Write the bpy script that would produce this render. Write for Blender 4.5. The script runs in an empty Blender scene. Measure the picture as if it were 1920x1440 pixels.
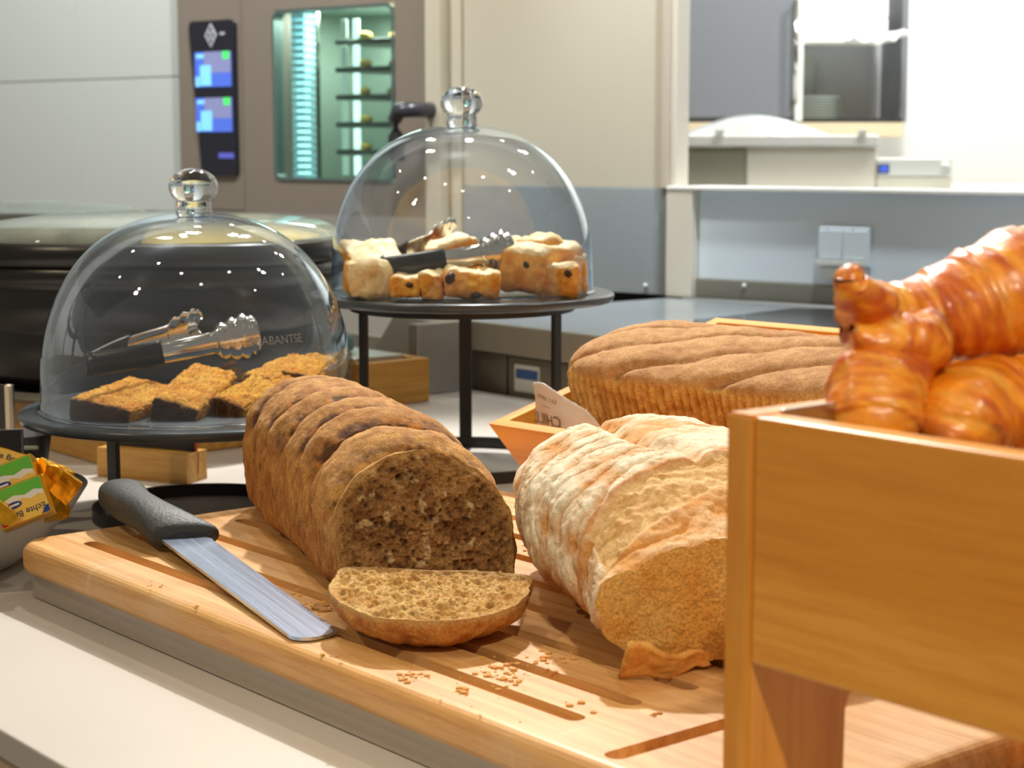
import bpy, bmesh, math, random
import numpy as np
from mathutils import Vector, Matrix
random.seed(7); rng = np.random.default_rng(7)
C = bpy.context.scene.collection
SC = bpy.context.scene
PI = math.pi
# ------------------------------------------------------------------ camera
H, F, YH = .345, 3400.0, 275.0
PITCH = math.atan((720 - YH) / F)
cam_d = bpy.data.cameras.new('camera'); cam = bpy.data.objects.new('camera', cam_d); C.objects.link(cam)
cam_d.sensor_width = 36; cam_d.lens = F / 1920 * 36; cam_d.clip_start = .02; cam_d.clip_end = 60
cam.location = (0, 0, H); cam.rotation_euler = (PI / 2 - PITCH, 0, 0)
cam_d.dof.use_dof = True; cam_d.dof.focus_distance = 1.27; cam_d.dof.aperture_fstop = 13
SC.camera = cam
# ------------------------------------------------------------------ world, exposure
w = bpy.data.worlds.new('world'); SC.world = w; w.use_nodes = True
w.node_tree.nodes['Background'].inputs[0].default_value = (1.0, .90, .75, 1)
w.node_tree.nodes['Background'].inputs[1].default_value = .34
SC.view_settings.view_transform = 'Standard'; SC.view_settings.look = 'None'
SC.view_settings.exposure = -.42; SC.view_settings.gamma = 1; SC.view_settings.use_curve_mapping = False
# ------------------------------------------------------------------ lamps (ceiling spots, added crate fill and wall spots)
def spot(loc, target, power, col, size=60, radius=.04, blend=.5):
    l = bpy.data.lights.new('downlight', 'SPOT'); l.energy = power; l.color = col
    l.spot_size = math.radians(size); l.spot_blend = blend; l.shadow_soft_size = radius
    o = bpy.data.objects.new('spot_lamp', l); C.objects.link(o); o.location = loc  # shared by the ceiling spots and the added fill and wall spots
    o.rotation_euler = (Vector(target) - Vector(loc)).to_track_quat('-Z', 'Y').to_euler()
    return o
def area(loc, target, power, col, sx, sy):
    l = bpy.data.lights.new('light_panel', 'AREA'); l.energy = power; l.color = col; l.shape = 'RECTANGLE'; l.size = sx; l.size_y = sy
    o = bpy.data.objects.new('panel_lamp', l); C.objects.link(o); o.location = loc
    o.rotation_euler = (Vector(target) - Vector(loc)).to_track_quat('-Z', 'Y').to_euler()
    return o
LAMPS = [((.02, 2.75, 1.72), (0, 1.2, 0), 290, (1, .96, .90)),
         ((-.55, 2.35, 1.72), (-.2, 1.3, 0), 34, (1, .90, .75)),
         ((.95, 1.9, 1.72), (.1, 1.2, 0), 26, (1, .90, .75)),
         ((-1.5, .75, 1.72), (-.15, 1.3, .05), 46, (1, .80, .54)),
         ((.30, -.7, 1.72), (.34, .84, .16), 125, (1, .86, .62), 30),  # added warm fill from behind the camera, narrowed to the crate front
         ((-.5, 3.1, 1.72), (-.5, 2.3, .1), 30, (1, .95, .86)),
         ((.9, 3.2, 1.72), (.6, 2.4, .1), 26, (.95, .97, 1))]
for L in LAMPS: spot(*L)
for p_, t_, e_, c_, z_ in (((-1.3, 2.9, 1.75), (-1.0, 4.1, .3), 105, (.97, .99, 1), 90), ((-.2, 2.5, 1.75), (-.3, 3.9, .2), 110, (1, .98, .94), 80), ((.9, 4.1, 1.75), (1.0, 5.3, .3), 150, (1, 1, .97), 110),
                           ((1.6, 4.1, 1.75), (1.5, 5.3, .5), 130, (1, 1, .97), 110), ((.55, 2.3, 1.75), (.8, 3.0, .15), 135, (.88, .94, 1), 70)):
    spot(p_, t_, e_, c_, z_, .05)  # added spots without fixtures, aimed at the walls to brighten the background

# ------------------------------------------------------------------ helpers
def ray(px, py):
    u = (px - 960) / F; v = (720 - py) / F
    c, s = math.cos(PITCH), math.sin(PITCH)
    return np.array([u, c + v * s, -s + v * c])
def at(px, py, z):
    r = ray(px, py); t = (z - H) / r[2]; return Vector((r[0] * t, r[1] * t, z))
def aty(px, py, Y):
    r = ray(px, py); t = Y / r[1]; return Vector((r[0] * t, Y, r[2] * t + H))
def lin(c):
    return tuple(((v / 255) / 12.92 if v / 255 <= .04045 else ((v / 255 + .055) / 1.055) ** 2.4) for v in c)
def frame(o, ex, ey, ez):
    return Matrix(((ex[0], ey[0], ez[0], o[0]), (ex[1], ey[1], ez[1], o[1]), (ex[2], ey[2], ez[2], o[2]), (0, 0, 0, 1)))
def rotm(loc, rz=0, rx=0, ry=0):
    return Matrix.Translation(loc) @ Matrix.Rotation(rz, 4, 'Z') @ Matrix.Rotation(ry, 4, 'Y') @ Matrix.Rotation(rx, 4, 'X')
def tag(o, label=None, cat=None, group=None, kind=None):
    if label: o['label'] = label
    if cat: o['category'] = cat
    if group: o['group'] = group
    if kind: o['kind'] = kind
    return o
def thing(name, label, cat, M=None, group=None, kind=None):
    o = bpy.data.objects.new(name, None); o.empty_display_size = .02; C.objects.link(o)
    if M is not None: o.matrix_world = M
    return tag(o, label, cat, group, kind)
def link(name, me, mat, parent=None, M=None, smooth=False, label=None):
    if mat is not None: me.materials.append(mat)
    if smooth:
        me.polygons.foreach_set('use_smooth', [True] * len(me.polygons))
    o = bpy.data.objects.new(name, me); C.objects.link(o)
    if parent is not None: o.parent = parent
    if M is not None: o.matrix_local = M
    if label: o['label'] = label
    return o
def mesh(name, verts, faces, mat, parent=None, smooth=False, **k):
    me = bpy.data.meshes.new(name); me.from_pydata([tuple(map(float, v)) for v in verts], [], [tuple(map(int, f)) for f in faces]); me.update()
    return link(name, me, mat, parent, smooth=smooth, **k)
def from_bm(name, bm, mat, parent=None, smooth=False, **k):
    bmesh.ops.recalc_face_normals(bm, faces=bm.faces)
    me = bpy.data.meshes.new(name); bm.to_mesh(me); bm.free()
    return link(name, me, mat, parent, smooth=smooth, **k)
def add_box(bm, x0, x1, y0, y1, z0, z1, bev=0, seg=2, fn=None):
    r = bmesh.ops.create_cube(bm, size=1); vs = r['verts']
    for v in vs:
        v.co = Vector((x0 + (v.co.x + .5) * (x1 - x0), y0 + (v.co.y + .5) * (y1 - y0), z0 + (v.co.z + .5) * (z1 - z0)))
        if fn: v.co = Vector(fn(v.co))
    if bev:
        es = list({e for v in vs for e in v.link_edges})
        bmesh.ops.bevel(bm, geom=es, offset=bev, segments=seg, affect='EDGES', profile=.5)
def box(name, x0, x1, y0, y1, z0, z1, mat, parent=None, bev=.0015, seg=2, fn=None, **k):
    bm = bmesh.new(); add_box(bm, x0, x1, y0, y1, z0, z1, bev, seg, fn)
    return from_bm(name, bm, mat, parent, smooth=False, **k)
def lathe(name, prof, mat, parent=None, n=96, closed=False, sx=1, sy=1, c=(0, 0, 0), smooth=True, **k):
    V = []; Fc = []
    for r, z in prof:
        for i in range(n):
            a = 2 * PI * i / n; V.append((c[0] + r * math.cos(a) * sx, c[1] + r * math.sin(a) * sy, c[2] + z))
    m = len(prof)
    for j in range(m - 1 + (1 if closed else 0)):
        j2 = (j + 1) % m
        for i in range(n): Fc.append((j * n + i, j * n + (i + 1) % n, j2 * n + (i + 1) % n, j2 * n + i))
    return mesh(name, V, Fc, mat, parent, smooth=smooth, **k)
def tube(bm, pts, rad, n=10, flat=1.0):
    rad = rad if isinstance(rad, (list, tuple)) else [rad] * len(pts)
    pts = [Vector(p) for p in pts]; rings = []
    for i, p in enumerate(pts):
        t = (pts[min(i + 1, len(pts) - 1)] - pts[max(i - 1, 0)]).normalized()
        a = Vector((0, 0, 1)) if abs(t.z) < .95 else Vector((1, 0, 0))
        s = t.cross(a).normalized(); b = s.cross(t)
        rings.append([bm.verts.new(p + s * math.cos(2 * PI * k / n) * rad[i] + b * math.sin(2 * PI * k / n) * rad[i] * flat) for k in range(n)])
    for A, B in zip(rings, rings[1:]):
        for k in range(n): bm.faces.new((A[k], A[(k + 1) % n], B[(k + 1) % n], B[k]))
    bm.faces.new(rings[0]); bm.faces.new(rings[-1])
def extrude_poly(bm, pts, z0, z1, axis='z'):
    f = (lambda p, z: (p[0], p[1], z)) if axis == 'z' else ((lambda p, z: (p[0], z, p[1])) if axis == 'y' else (lambda p, z: (z, p[0], p[1])))
    a = [bm.verts.new(f(p, z0)) for p in pts]; b = [bm.verts.new(f(p, z1)) for p in pts]
    bm.faces.new(a); bm.faces.new(b)
    for i in range(len(pts)): bm.faces.new((a[i], a[(i + 1) % len(pts)], b[(i + 1) % len(pts)], b[i]))
def slot_pts(x0, x1, y, r, n=8, vert=False):
    p = [(x1 - r + r * math.cos(a), y + r * math.sin(a)) for a in np.linspace(-PI / 2, PI / 2, n)] + \
        [(x0 + r + r * math.cos(a), y + r * math.sin(a)) for a in np.linspace(PI / 2, 3 * PI / 2, n)]
    return [(b, a) for a, b in p] if vert else p
def rrect(x0, x1, y0, y1, r, n=5):
    P = []
    for cx, cy, a0 in ((x1 - r, y1 - r, 0), (x0 + r, y1 - r, 90), (x0 + r, y0 + r, 180), (x1 - r, y0 + r, 270)):
        for i in range(n + 1):
            a = math.radians(a0 + 90 * i / n); P.append((cx + r * math.cos(a), cy + r * math.sin(a)))
    return P
def text(name, body, size, M, mat, parent, depth=.0002, align='CENTER'):
    cu = bpy.data.curves.new(name, 'FONT'); cu.body = body; cu.size = size; cu.extrude = depth; cu.align_x = align; cu.align_y = 'CENTER'
    o = bpy.data.objects.new('tmp', cu); C.objects.link(o)
    dg = bpy.context.evaluated_depsgraph_get(); me = bpy.data.meshes.new_from_object(o.evaluated_get(dg)); bpy.data.objects.remove(o)
    me.materials.clear()
    return link(name, me, mat, parent, M)
# numpy noise
def _h(i, j, k):
    n = (i.astype(np.int64) * 374761393 + j.astype(np.int64) * 668265263 + k.astype(np.int64) * 2147483647 + 12345) & 0xffffffff
    n = ((n ^ (n >> 13)) * 1274126177) & 0xffffffff
    n = ((n ^ (n >> 15)) * 2246822519) & 0xffffffff
    return ((n ^ (n >> 16)) & 0xffffff) / float(0xffffff)
def vn(P):
    I = np.floor(P); f = P - I; f = f * f * f * (f * (f * 6 - 15) + 10); I = I.astype(np.int64)
    r = 0
    for a in (0, 1):
        for b in (0, 1):
            for c in (0, 1):
                wgt = (f[..., 0] if a else 1 - f[..., 0]) * (f[..., 1] if b else 1 - f[..., 1]) * (f[..., 2] if c else 1 - f[..., 2])
                r = r + wgt * _h(I[..., 0] + a, I[..., 1] + b, I[..., 2] + c)
    return r * 2 - 1
def fbm(P, fr, o=4, g=.5):
    P = np.asarray(P) * fr; r = 0; A = 1; T = 0
    for i in range(o):
        r = r + A * vn(P + 17.3 * i); T += A; A *= g; P = P * 2.03
    return r / T
def worley(P, fr):
    P = np.asarray(P) * fr; I = np.floor(P).astype(np.int64); best = np.full(P.shape[:-1], 9.)
    for a in (-1, 0, 1):
        for b in (-1, 0, 1):
            for c in (-1, 0, 1):
                J = I + np.array([a, b, c])
                q = np.stack([J[..., 0] + _h(J[..., 0], J[..., 1], J[..., 2]), J[..., 1] + _h(J[..., 0] + 91, J[..., 1], J[..., 2]), J[..., 2] + _h(J[..., 0], J[..., 1] + 57, J[..., 2])], -1)
                best = np.minimum(best, np.linalg.norm(P - q, axis=-1))
    return best
def sst(a, b, x):
    t = np.clip((x - a) / (b - a), 0, 1); return t * t * (3 - 2 * t)
def mixc(a, b, t):
    return a * (1 - t[..., None]) + b * t[..., None]
def col(r, g, b): return np.array(lin((r, g, b)))
def grid(name, P, mat, parent, colr=None, wrap=True, caps=(), **k):
    nu, nv = P.shape[:2]; me = bpy.data.meshes.new(name)
    i = np.arange(nu - 1)[:, None]; j = np.arange(nv if wrap else nv - 1)[None, :]; j2 = (j + 1) % nv
    q = np.stack([i * nv + j, i * nv + j2, (i + 1) * nv + j2, (i + 1) * nv + j], -1).reshape(-1, 4)
    me.vertices.add(nu * nv); me.vertices.foreach_set('co', P.reshape(-1).astype(np.float32))
    me.loops.add(q.size); me.loops.foreach_set('vertex_index', q.reshape(-1).astype(np.int32))
    me.polygons.add(len(q)); me.polygons.foreach_set('loop_start', np.arange(0, q.size, 4, dtype=np.int32)); me.polygons.foreach_set('loop_total', np.full(len(q), 4, np.int32))
    me.polygons.foreach_set('use_smooth', np.ones(len(q), bool)); me.update(calc_edges=True)
    if colr is not None:
        at_ = me.color_attributes.new('Col', 'FLOAT_COLOR', 'POINT')
        cc = np.ones((nu * nv, 4), np.float32); cc[:, :3] = np.clip(colr.reshape(-1, 3), 0, 1); at_.data.foreach_set('color', cc.reshape(-1))
    return link(name, me, mat, parent, **k)
def gnorm(P, wrap=True):
    if wrap:
        dv = np.roll(P, -1, 1) - np.roll(P, 1, 1)
    else: dv = np.gradient(P, axis=1)
    du = np.gradient(P, axis=0); n = np.cross(dv, du); l = np.linalg.norm(n, axis=-1, keepdims=True); return n / np.maximum(l, 1e-12)

# ------------------------------------------------------------------ materials
def mat(name):
    m = bpy.data.materials.new(name); m.use_nodes = True; return m, m.node_tree, m.node_tree.nodes['Principled BSDF']
def N(nt, t, **k):
    n = nt.nodes.new(t)
    for a, b in k.items():
        if isinstance(a, str) and hasattr(n, a) and not a.startswith('i_'): setattr(n, a, b)
    return n
def plain(name, rgb, rough=.5, metal=0, noise=.04, spec=.5, bump=0, scale=40, coat=0, emit=None, es=1):
    m, nt, p = mat(name); L = nt.links.new
    tc = N(nt, 'ShaderNodeTexCoord'); nz = N(nt, 'ShaderNodeTexNoise'); nz.inputs['Scale'].default_value = scale; nz.inputs['Detail'].default_value = 4
    L(tc.outputs['Object'], nz.inputs['Vector'])
    mx = N(nt, 'ShaderNodeMix', data_type='RGBA'); c = lin(rgb)
    mx.inputs[6].default_value = (*[v * (1 - noise) for v in c], 1); mx.inputs[7].default_value = (*[min(1, v * (1 + noise)) for v in c], 1)
    L(nz.outputs['Fac'], mx.inputs[0]); L(mx.outputs[2], p.inputs['Base Color'])
    p.inputs['Roughness'].default_value = rough; p.inputs['Metallic'].default_value = metal; p.inputs['Specular IOR Level'].default_value = spec
    p.inputs['Coat Weight'].default_value = coat
    if bump:
        b = N(nt, 'ShaderNodeBump'); b.inputs['Strength'].default_value = bump; b.inputs['Distance'].default_value = .001; L(nz.outputs['Fac'], b.inputs['Height']); L(b.outputs[0], p.inputs['Normal'])
    if emit: p.inputs['Emission Color'].default_value = (*lin(emit), 1); p.inputs['Emission Strength'].default_value = es
    return m
def wood(name, c1, c2, c3, axis='x', rough=.45, sc=1.0, scratch=False):
    m, nt, p = mat(name); L = nt.links.new
    tc = N(nt, 'ShaderNodeTexCoord'); mp = N(nt, 'ShaderNodeMapping')
    S = {'x': (1.2, 22, 22), 'y': (22, 1.2, 22), 'z': (22, 22, 1.2)}[axis]
    mp.inputs['Scale'].default_value = [v * sc for v in S]; L(tc.outputs['Object'], mp.inputs['Vector'])
    n1 = N(nt, 'ShaderNodeTexNoise'); n1.inputs['Scale'].default_value = 1.6; n1.inputs['Detail'].default_value = 3; n1.inputs['Distortion'].default_value = .6; L(mp.outputs[0], n1.inputs['Vector'])
    n2 = N(nt, 'ShaderNodeTexNoise'); n2.inputs['Scale'].default_value = 9; n2.inputs['Detail'].default_value = 6; n2.inputs['Roughness'].default_value = .7; L(mp.outputs[0], n2.inputs['Vector'])
    wv = N(nt, 'ShaderNodeTexWave'); wv.bands_direction = {'x': 'Y', 'y': 'X', 'z': 'X'}[axis]; wv.inputs['Scale'].default_value = .9; wv.inputs['Distortion'].default_value = 9; wv.inputs['Detail'].default_value = 2; wv.inputs['Detail Scale'].default_value = .6; L(mp.outputs[0], wv.inputs['Vector'])
    r = N(nt, 'ShaderNodeValToRGB'); r.color_ramp.elements[0].position = .3; r.color_ramp.elements[1].position = .72
    r.color_ramp.elements[0].color = (*lin(c1), 1); r.color_ramp.elements[1].color = (*lin(c2), 1)
    a = N(nt, 'ShaderNodeMath', operation='MULTIPLY_ADD'); a.inputs[1].default_value = .35
    L(wv.outputs['Fac'], a.inputs[0]); b_ = N(nt, 'ShaderNodeMath', operation='MULTIPLY'); b_.inputs[1].default_value = .66; L(n1.outputs['Fac'], b_.inputs[0]); L(b_.outputs[0], a.inputs[2]); L(a.outputs[0], r.inputs[0])
    r2 = N(nt, 'ShaderNodeValToRGB'); r2.color_ramp.elements[0].position = .36; r2.color_ramp.elements[1].position = .56
    r2.color_ramp.elements[0].color = (1, 1, 1, 1); r2.color_ramp.elements[1].color = (0, 0, 0, 1); L(n2.outputs['Fac'], r2.inputs[0])
    mx = N(nt, 'ShaderNodeMix', data_type='RGBA'); mu = N(nt, 'ShaderNodeMath', operation='MULTIPLY'); mu.inputs[1].default_value = .5; L(r2.outputs[0], mu.inputs[0])
    L(mu.outputs[0], mx.inputs[0]); L(r.outputs[0], mx.inputs[6]); mx.inputs[7].default_value = (*lin(c3), 1); out = mx.outputs[2]
    if scratch:
        n3 = N(nt, 'ShaderNodeTexNoise'); n3.inputs['Scale'].default_value = 14; n3.inputs['Detail'].default_value = 5; L(tc.outputs['Object'], n3.inputs['Vector'])
        mp2 = N(nt, 'ShaderNodeMapping'); mp2.inputs['Scale'].default_value = (90, 5, 5); mp2.inputs['Rotation'].default_value = (0, 0, .35); L(tc.outputs['Object'], mp2.inputs['Vector'])
        n4 = N(nt, 'ShaderNodeTexNoise'); n4.inputs['Scale'].default_value = 3; n4.inputs['Detail'].default_value = 3; L(mp2.outputs[0], n4.inputs['Vector'])
        r3 = N(nt, 'ShaderNodeValToRGB'); r3.color_ramp.elements[0].position = .6; r3.color_ramp.elements[1].position = .72; L(n4.outputs['Fac'], r3.inputs[0])
        r4 = N(nt, 'ShaderNodeValToRGB'); r4.color_ramp.elements[0].position = .5; r4.color_ramp.elements[1].position = .7; L(n3.outputs['Fac'], r4.inputs[0])
        mm = N(nt, 'ShaderNodeMath', operation='MULTIPLY'); L(r3.outputs[0], mm.inputs[0]); L(r4.outputs[0], mm.inputs[1])
        m3 = N(nt, 'ShaderNodeMath', operation='MULTIPLY'); m3.inputs[1].default_value = .45; L(mm.outputs[0], m3.inputs[0])
        mx2 = N(nt, 'ShaderNodeMix', data_type='RGBA'); L(m3.outputs[0], mx2.inputs[0]); L(out, mx2.inputs[6]); mx2.inputs[7].default_value = (*lin((232, 205, 160)), 1); out = mx2.outputs[2]
        m5 = N(nt, 'ShaderNodeMath', operation='MULTIPLY'); m5.inputs[1].default_value = .35; L(r4.outputs[0], m5.inputs[0])
        mx3 = N(nt, 'ShaderNodeMix', data_type='RGBA'); L(m5.outputs[0], mx3.inputs[0]); L(out, mx3.inputs[6]); mx3.inputs[7].default_value = (*lin((222, 190, 150)), 1); out = mx3.outputs[2]
    L(out, p.inputs['Base Color']); p.inputs['Roughness'].default_value = rough
    b = N(nt, 'ShaderNodeBump'); b.inputs['Strength'].default_value = .12; b.inputs['Distance'].default_value = .001; L(n2.outputs['Fac'], b.inputs['Height']); L(b.outputs[0], p.inputs['Normal'])
    return m
def bread(name, rough=.8, bump=.6, fscale=900, dist=.0012, spots=.18, coat=0):
    m, nt, p = mat(name); L = nt.links.new
    tc = N(nt, 'ShaderNodeTexCoord'); va = N(nt, 'ShaderNodeVertexColor'); va.layer_name = 'Col'
    n = N(nt, 'ShaderNodeTexNoise'); n.inputs['Scale'].default_value = fscale; n.inputs['Detail'].default_value = 5; n.inputs['Roughness'].default_value = .65; L(tc.outputs['Object'], n.inputs['Vector'])
    hs = N(nt, 'ShaderNodeHueSaturation'); mr = N(nt, 'ShaderNodeMapRange'); mr.inputs[1].default_value = .3; mr.inputs[2].default_value = .7; mr.inputs[3].default_value = 1 - spots * 1.6; mr.inputs[4].default_value = 1 + spots
    L(n.outputs['Fac'], mr.inputs[0]); L(mr.outputs[0], hs.inputs['Value']); L(va.outputs[0], hs.inputs['Color']); L(hs.outputs[0], p.inputs['Base Color'])
    b = N(nt, 'ShaderNodeBump'); b.inputs['Strength'].default_value = bump; b.inputs['Distance'].default_value = dist; L(n.outputs['Fac'], b.inputs['Height']); L(b.outputs[0], p.inputs['Normal'])
    p.inputs['Roughness'].default_value = rough; p.inputs['Coat Weight'].default_value = coat; p.inputs['Coat Roughness'].default_value = .25
    return m
def steel(name, rgb=(190, 188, 182), rough=.3, ax='x'):
    m, nt, p = mat(name); L = nt.links.new
    tc = N(nt, 'ShaderNodeTexCoord'); mp = N(nt, 'ShaderNodeMapping'); mp.inputs['Scale'].default_value = {'x': (2, 260, 260), 'z': (200, 200, 2)}[ax]; L(tc.outputs['Object'], mp.inputs[0])
    n = N(nt, 'ShaderNodeTexNoise'); n.inputs['Scale'].default_value = 2; n.inputs['Detail'].default_value = 3; L(mp.outputs[0], n.inputs[0])
    mr = N(nt, 'ShaderNodeMapRange'); mr.inputs[3].default_value = rough * .8; mr.inputs[4].default_value = rough * 1.3; L(n.outputs['Fac'], mr.inputs[0]); L(mr.outputs[0], p.inputs['Roughness'])
    p.inputs['Base Color'].default_value = (*lin(rgb), 1); p.inputs['Metallic'].default_value = 1
    b = N(nt, 'ShaderNodeBump'); b.inputs['Strength'].default_value = .06; b.inputs['Distance'].default_value = .0005; L(n.outputs['Fac'], b.inputs['Height']); L(b.outputs[0], p.inputs['Normal'])
    return m
def thin_glass(name, edge=(.62, .76, .95), face=(.97, .985, 1), base=.085, power=2.6, rough=0.0, edgep=4, haze=0, hazecol=(1, 1, 1)):
    m = bpy.data.materials.new(name); m.use_nodes = True; nt = m.node_tree; nt.nodes.clear(); L = nt.links.new
    out = N(nt, 'ShaderNodeOutputMaterial'); lw = N(nt, 'ShaderNodeLayerWeight'); lw.inputs[0].default_value = .5
    def pw(x, e):
        n = N(nt, 'ShaderNodeMath', operation='POWER'); L(x, n.inputs[0]); n.inputs[1].default_value = e; return n.outputs[0]
    fr = N(nt, 'ShaderNodeMath', operation='MULTIPLY_ADD'); L(pw(lw.outputs['Facing'], power), fr.inputs[0]); fr.inputs[1].default_value = 1.0; fr.inputs[2].default_value = base
    mc = N(nt, 'ShaderNodeMix', data_type='RGBA'); L(pw(lw.outputs['Facing'], edgep), mc.inputs[0]); mc.inputs[6].default_value = (*face, 1); mc.inputs[7].default_value = (*edge, 1)
    tr = N(nt, 'ShaderNodeBsdfTransparent'); L(mc.outputs[2], tr.inputs[0]); gl = N(nt, 'ShaderNodeBsdfGlossy'); gl.inputs['Roughness'].default_value = rough; gl.inputs['Color'].default_value = (.86, .94, 1, 1)
    ms = N(nt, 'ShaderNodeMixShader'); L(fr.outputs[0], ms.inputs[0]); L(tr.outputs[0], ms.inputs[1]); L(gl.outputs[0], ms.inputs[2]); o = ms.outputs[0]
    if haze:
        df = N(nt, 'ShaderNodeBsdfDiffuse'); df.inputs[0].default_value = (*hazecol, 1)
        tc = N(nt, 'ShaderNodeTexCoord'); nz = N(nt, 'ShaderNodeTexNoise'); nz.inputs['Scale'].default_value = 25; nz.inputs['Detail'].default_value = 6; L(tc.outputs['Object'], nz.inputs[0])
        mr = N(nt, 'ShaderNodeMapRange'); mr.inputs[1].default_value = .35; mr.inputs[2].default_value = .65; mr.inputs[3].default_value = haze * .6; mr.inputs[4].default_value = haze; L(nz.outputs['Fac'], mr.inputs[0])
        m2 = N(nt, 'ShaderNodeMixShader'); L(mr.outputs[0], m2.inputs[0]); L(o, m2.inputs[1]); L(df.outputs[0], m2.inputs[2]); o = m2.outputs[0]
    L(o, out.inputs[0]); return m
M = {}
M['counter'] = plain('counter_stone', (208, 203, 196), .38, noise=.03, scale=8, bump=.02)
M['counter_edge'] = plain('counter_edge_wood', (214, 188, 158), .45, noise=.08)
M['board'] = wood('board_beech', (214, 162, 98), (228, 182, 118), (170, 112, 54), 'x', .42, scratch=True)
M['crate'] = wood('crate_oak', (224, 148, 50), (240, 170, 72), (204, 124, 34), 'x', .35, sc=.8)
M['crate_z'] = wood('crate_oak_upright', (220, 144, 52), (234, 164, 68), (196, 118, 36), 'z', .35, sc=.8)
M['oakb'] = wood('oak_block', (196, 144, 62), (216, 168, 80), (160, 106, 40), 'x', .45)
M['crust'] = bread('brown_crust', .82, .9, 700, .0012, .26)
M['crumb'] = bread('brown_crumb', .9, 1.0, 520, .003, .26)
M['flour'] = bread('flour_crust', .85, .7, 600, .001, .14)
M['cake'] = bread('spice_cake', .9, 1.0, 520, .003, .30)
M['bun'] = bread('raisin_bread', .55, .5, 300, .001, .12)
M['croi'] = bread('croissant_crust', .38, .35, 120, .002, .14, coat=.5)
M['steel'] = steel('brushed_steel'); M['steel_z'] = steel('brushed_steel_upright', (176, 170, 160), .34, 'z')
M['oven'] = plain('oven_steel', (158, 147, 134), .36, metal=.35, noise=.05, scale=6)
M['polish'] = steel('polished_steel', (212, 212, 210), .12)
M['blade'] = steel('knife_steel', (196, 212, 238), .24)  # blue cast in the base colour stands in for a sky-blue reflection
M['black'] = plain('black_metal', (30, 30, 32), .42, noise=.1)
M['plate'] = plain('black_slate_plate', (70, 77, 83), .27, noise=.18, scale=60, bump=.25)
M['grip'] = plain('black_rubber_grip', (26, 28, 29), .32, noise=.1)
M['handle'] = plain('knife_handle', (56, 60, 62), .55, noise=.22, scale=380, bump=.5)
M['enamel'] = plain('black_enamel', (26, 24, 22), .3, noise=.15, scale=6)
M['glass'] = thin_glass('dome_glass'); M['lidglass'] = thin_glass('lid_glass', (.5, .6, .5), (.9, .93, .86), .06, 3, .05, 1.5, haze=.40, hazecol=(.44, .47, .38))
m, nt, p = mat('solid_glass'); p.inputs['Transmission Weight'].default_value = 1; p.inputs['Roughness'].default_value = 0; p.inputs['IOR'].default_value = 1.48; p.inputs['Base Color'].default_value = (.93, .97, 1, 1); M['knob'] = m
M['ovenglass'] = thin_glass('oven_glass', (.6, .75, .72), (.80, .90, .87), .07, 4)
M['white'] = plain('white_laminate', (222, 224, 218), .35, noise=.01)
M['tile'] = plain('white_tile', (214, 220, 214), .16, noise=.01)
M['grout'] = plain('grout', (214, 220, 214), .5)
M['beige'] = plain('beige_panel', (214, 208, 188), .3, noise=.02, scale=3)
M['offwhite'] = plain('offwhite_plaster', (238, 238, 232), .6, noise=.01)
M['bluewhite'] = plain('blue_white_panel', (220, 232, 240), .28, noise=.01)
M['cream'] = plain('cream_panel', (226, 220, 204), .4, noise=.02)
M['dark'] = plain('dark_gap', (40, 40, 40), .6)
M['greycab'] = plain('grey_cabinet', (116, 119, 124), .4, noise=.02)
M['pale'] = plain('pale_wood_edge', (212, 194, 162), .5, noise=.04)
M['porcelain'] = plain('porcelain', (196, 206, 200), .2, noise=.01)
M['bowl'] = plain('stone_bowl_outside', (206, 203, 192), .25, noise=.03)
M['bowlin'] = plain('speckled_bowl_inside', (60, 62, 66), .35, noise=.6, scale=500)
M['screen_bg'] = plain('control_glass', (38, 40, 50), .12)
M['gold'] = plain('gold_foil', (232, 172, 40), .24, metal=.75, noise=.25, scale=90, bump=.6)
M['yellow'] = plain('butter_yellow', (246, 206, 96), .35); M['green'] = plain('meadow_green', (104, 196, 64), .35); M['blue'] = plain('label_blue', (28, 62, 150), .35)
M['red'] = plain('label_red', (214, 36, 30), .35); M['whitep'] = plain('white_print', (238, 240, 238), .4); M['navy'] = plain('navy_ink', (26, 44, 92), .5)
M['paper'] = plain('white_paper', (214, 205, 200), .7, noise=.03); M['ink'] = plain('grey_ink', (120, 108, 98), .7)
M['card'] = plain('chalk_black_card', (44, 40, 36), .5); M['orange'] = plain('orange_edge', (214, 96, 40), .5); M['greycup'] = plain('grey_cup', (98, 98, 102), .35)
M['egg'] = plain('scrambled_egg', (222, 186, 84), .6, noise=.25, scale=60, bump=1); M['raisin'] = plain('raisin', (52, 26, 18), .35, noise=.4, scale=300, bump=.6)
M['teal'] = plain('teal_oven_wall', (150, 168, 152), .45, metal=.1, noise=.15, scale=5)
M['hob'] = plain('dark_hob_glass', (52, 56, 60), .15)
M['floor'] = plain('floor_vinyl', (120, 112, 102), .5); M['ceil'] = plain('ceiling_white', (225, 222, 214), .8)
M['lens'] = plain('spot_lens', (255, 246, 230), emit=(255, 244, 226), es=60)
M['cloth'] = plain('white_towel', (240, 244, 244), .8)
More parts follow.
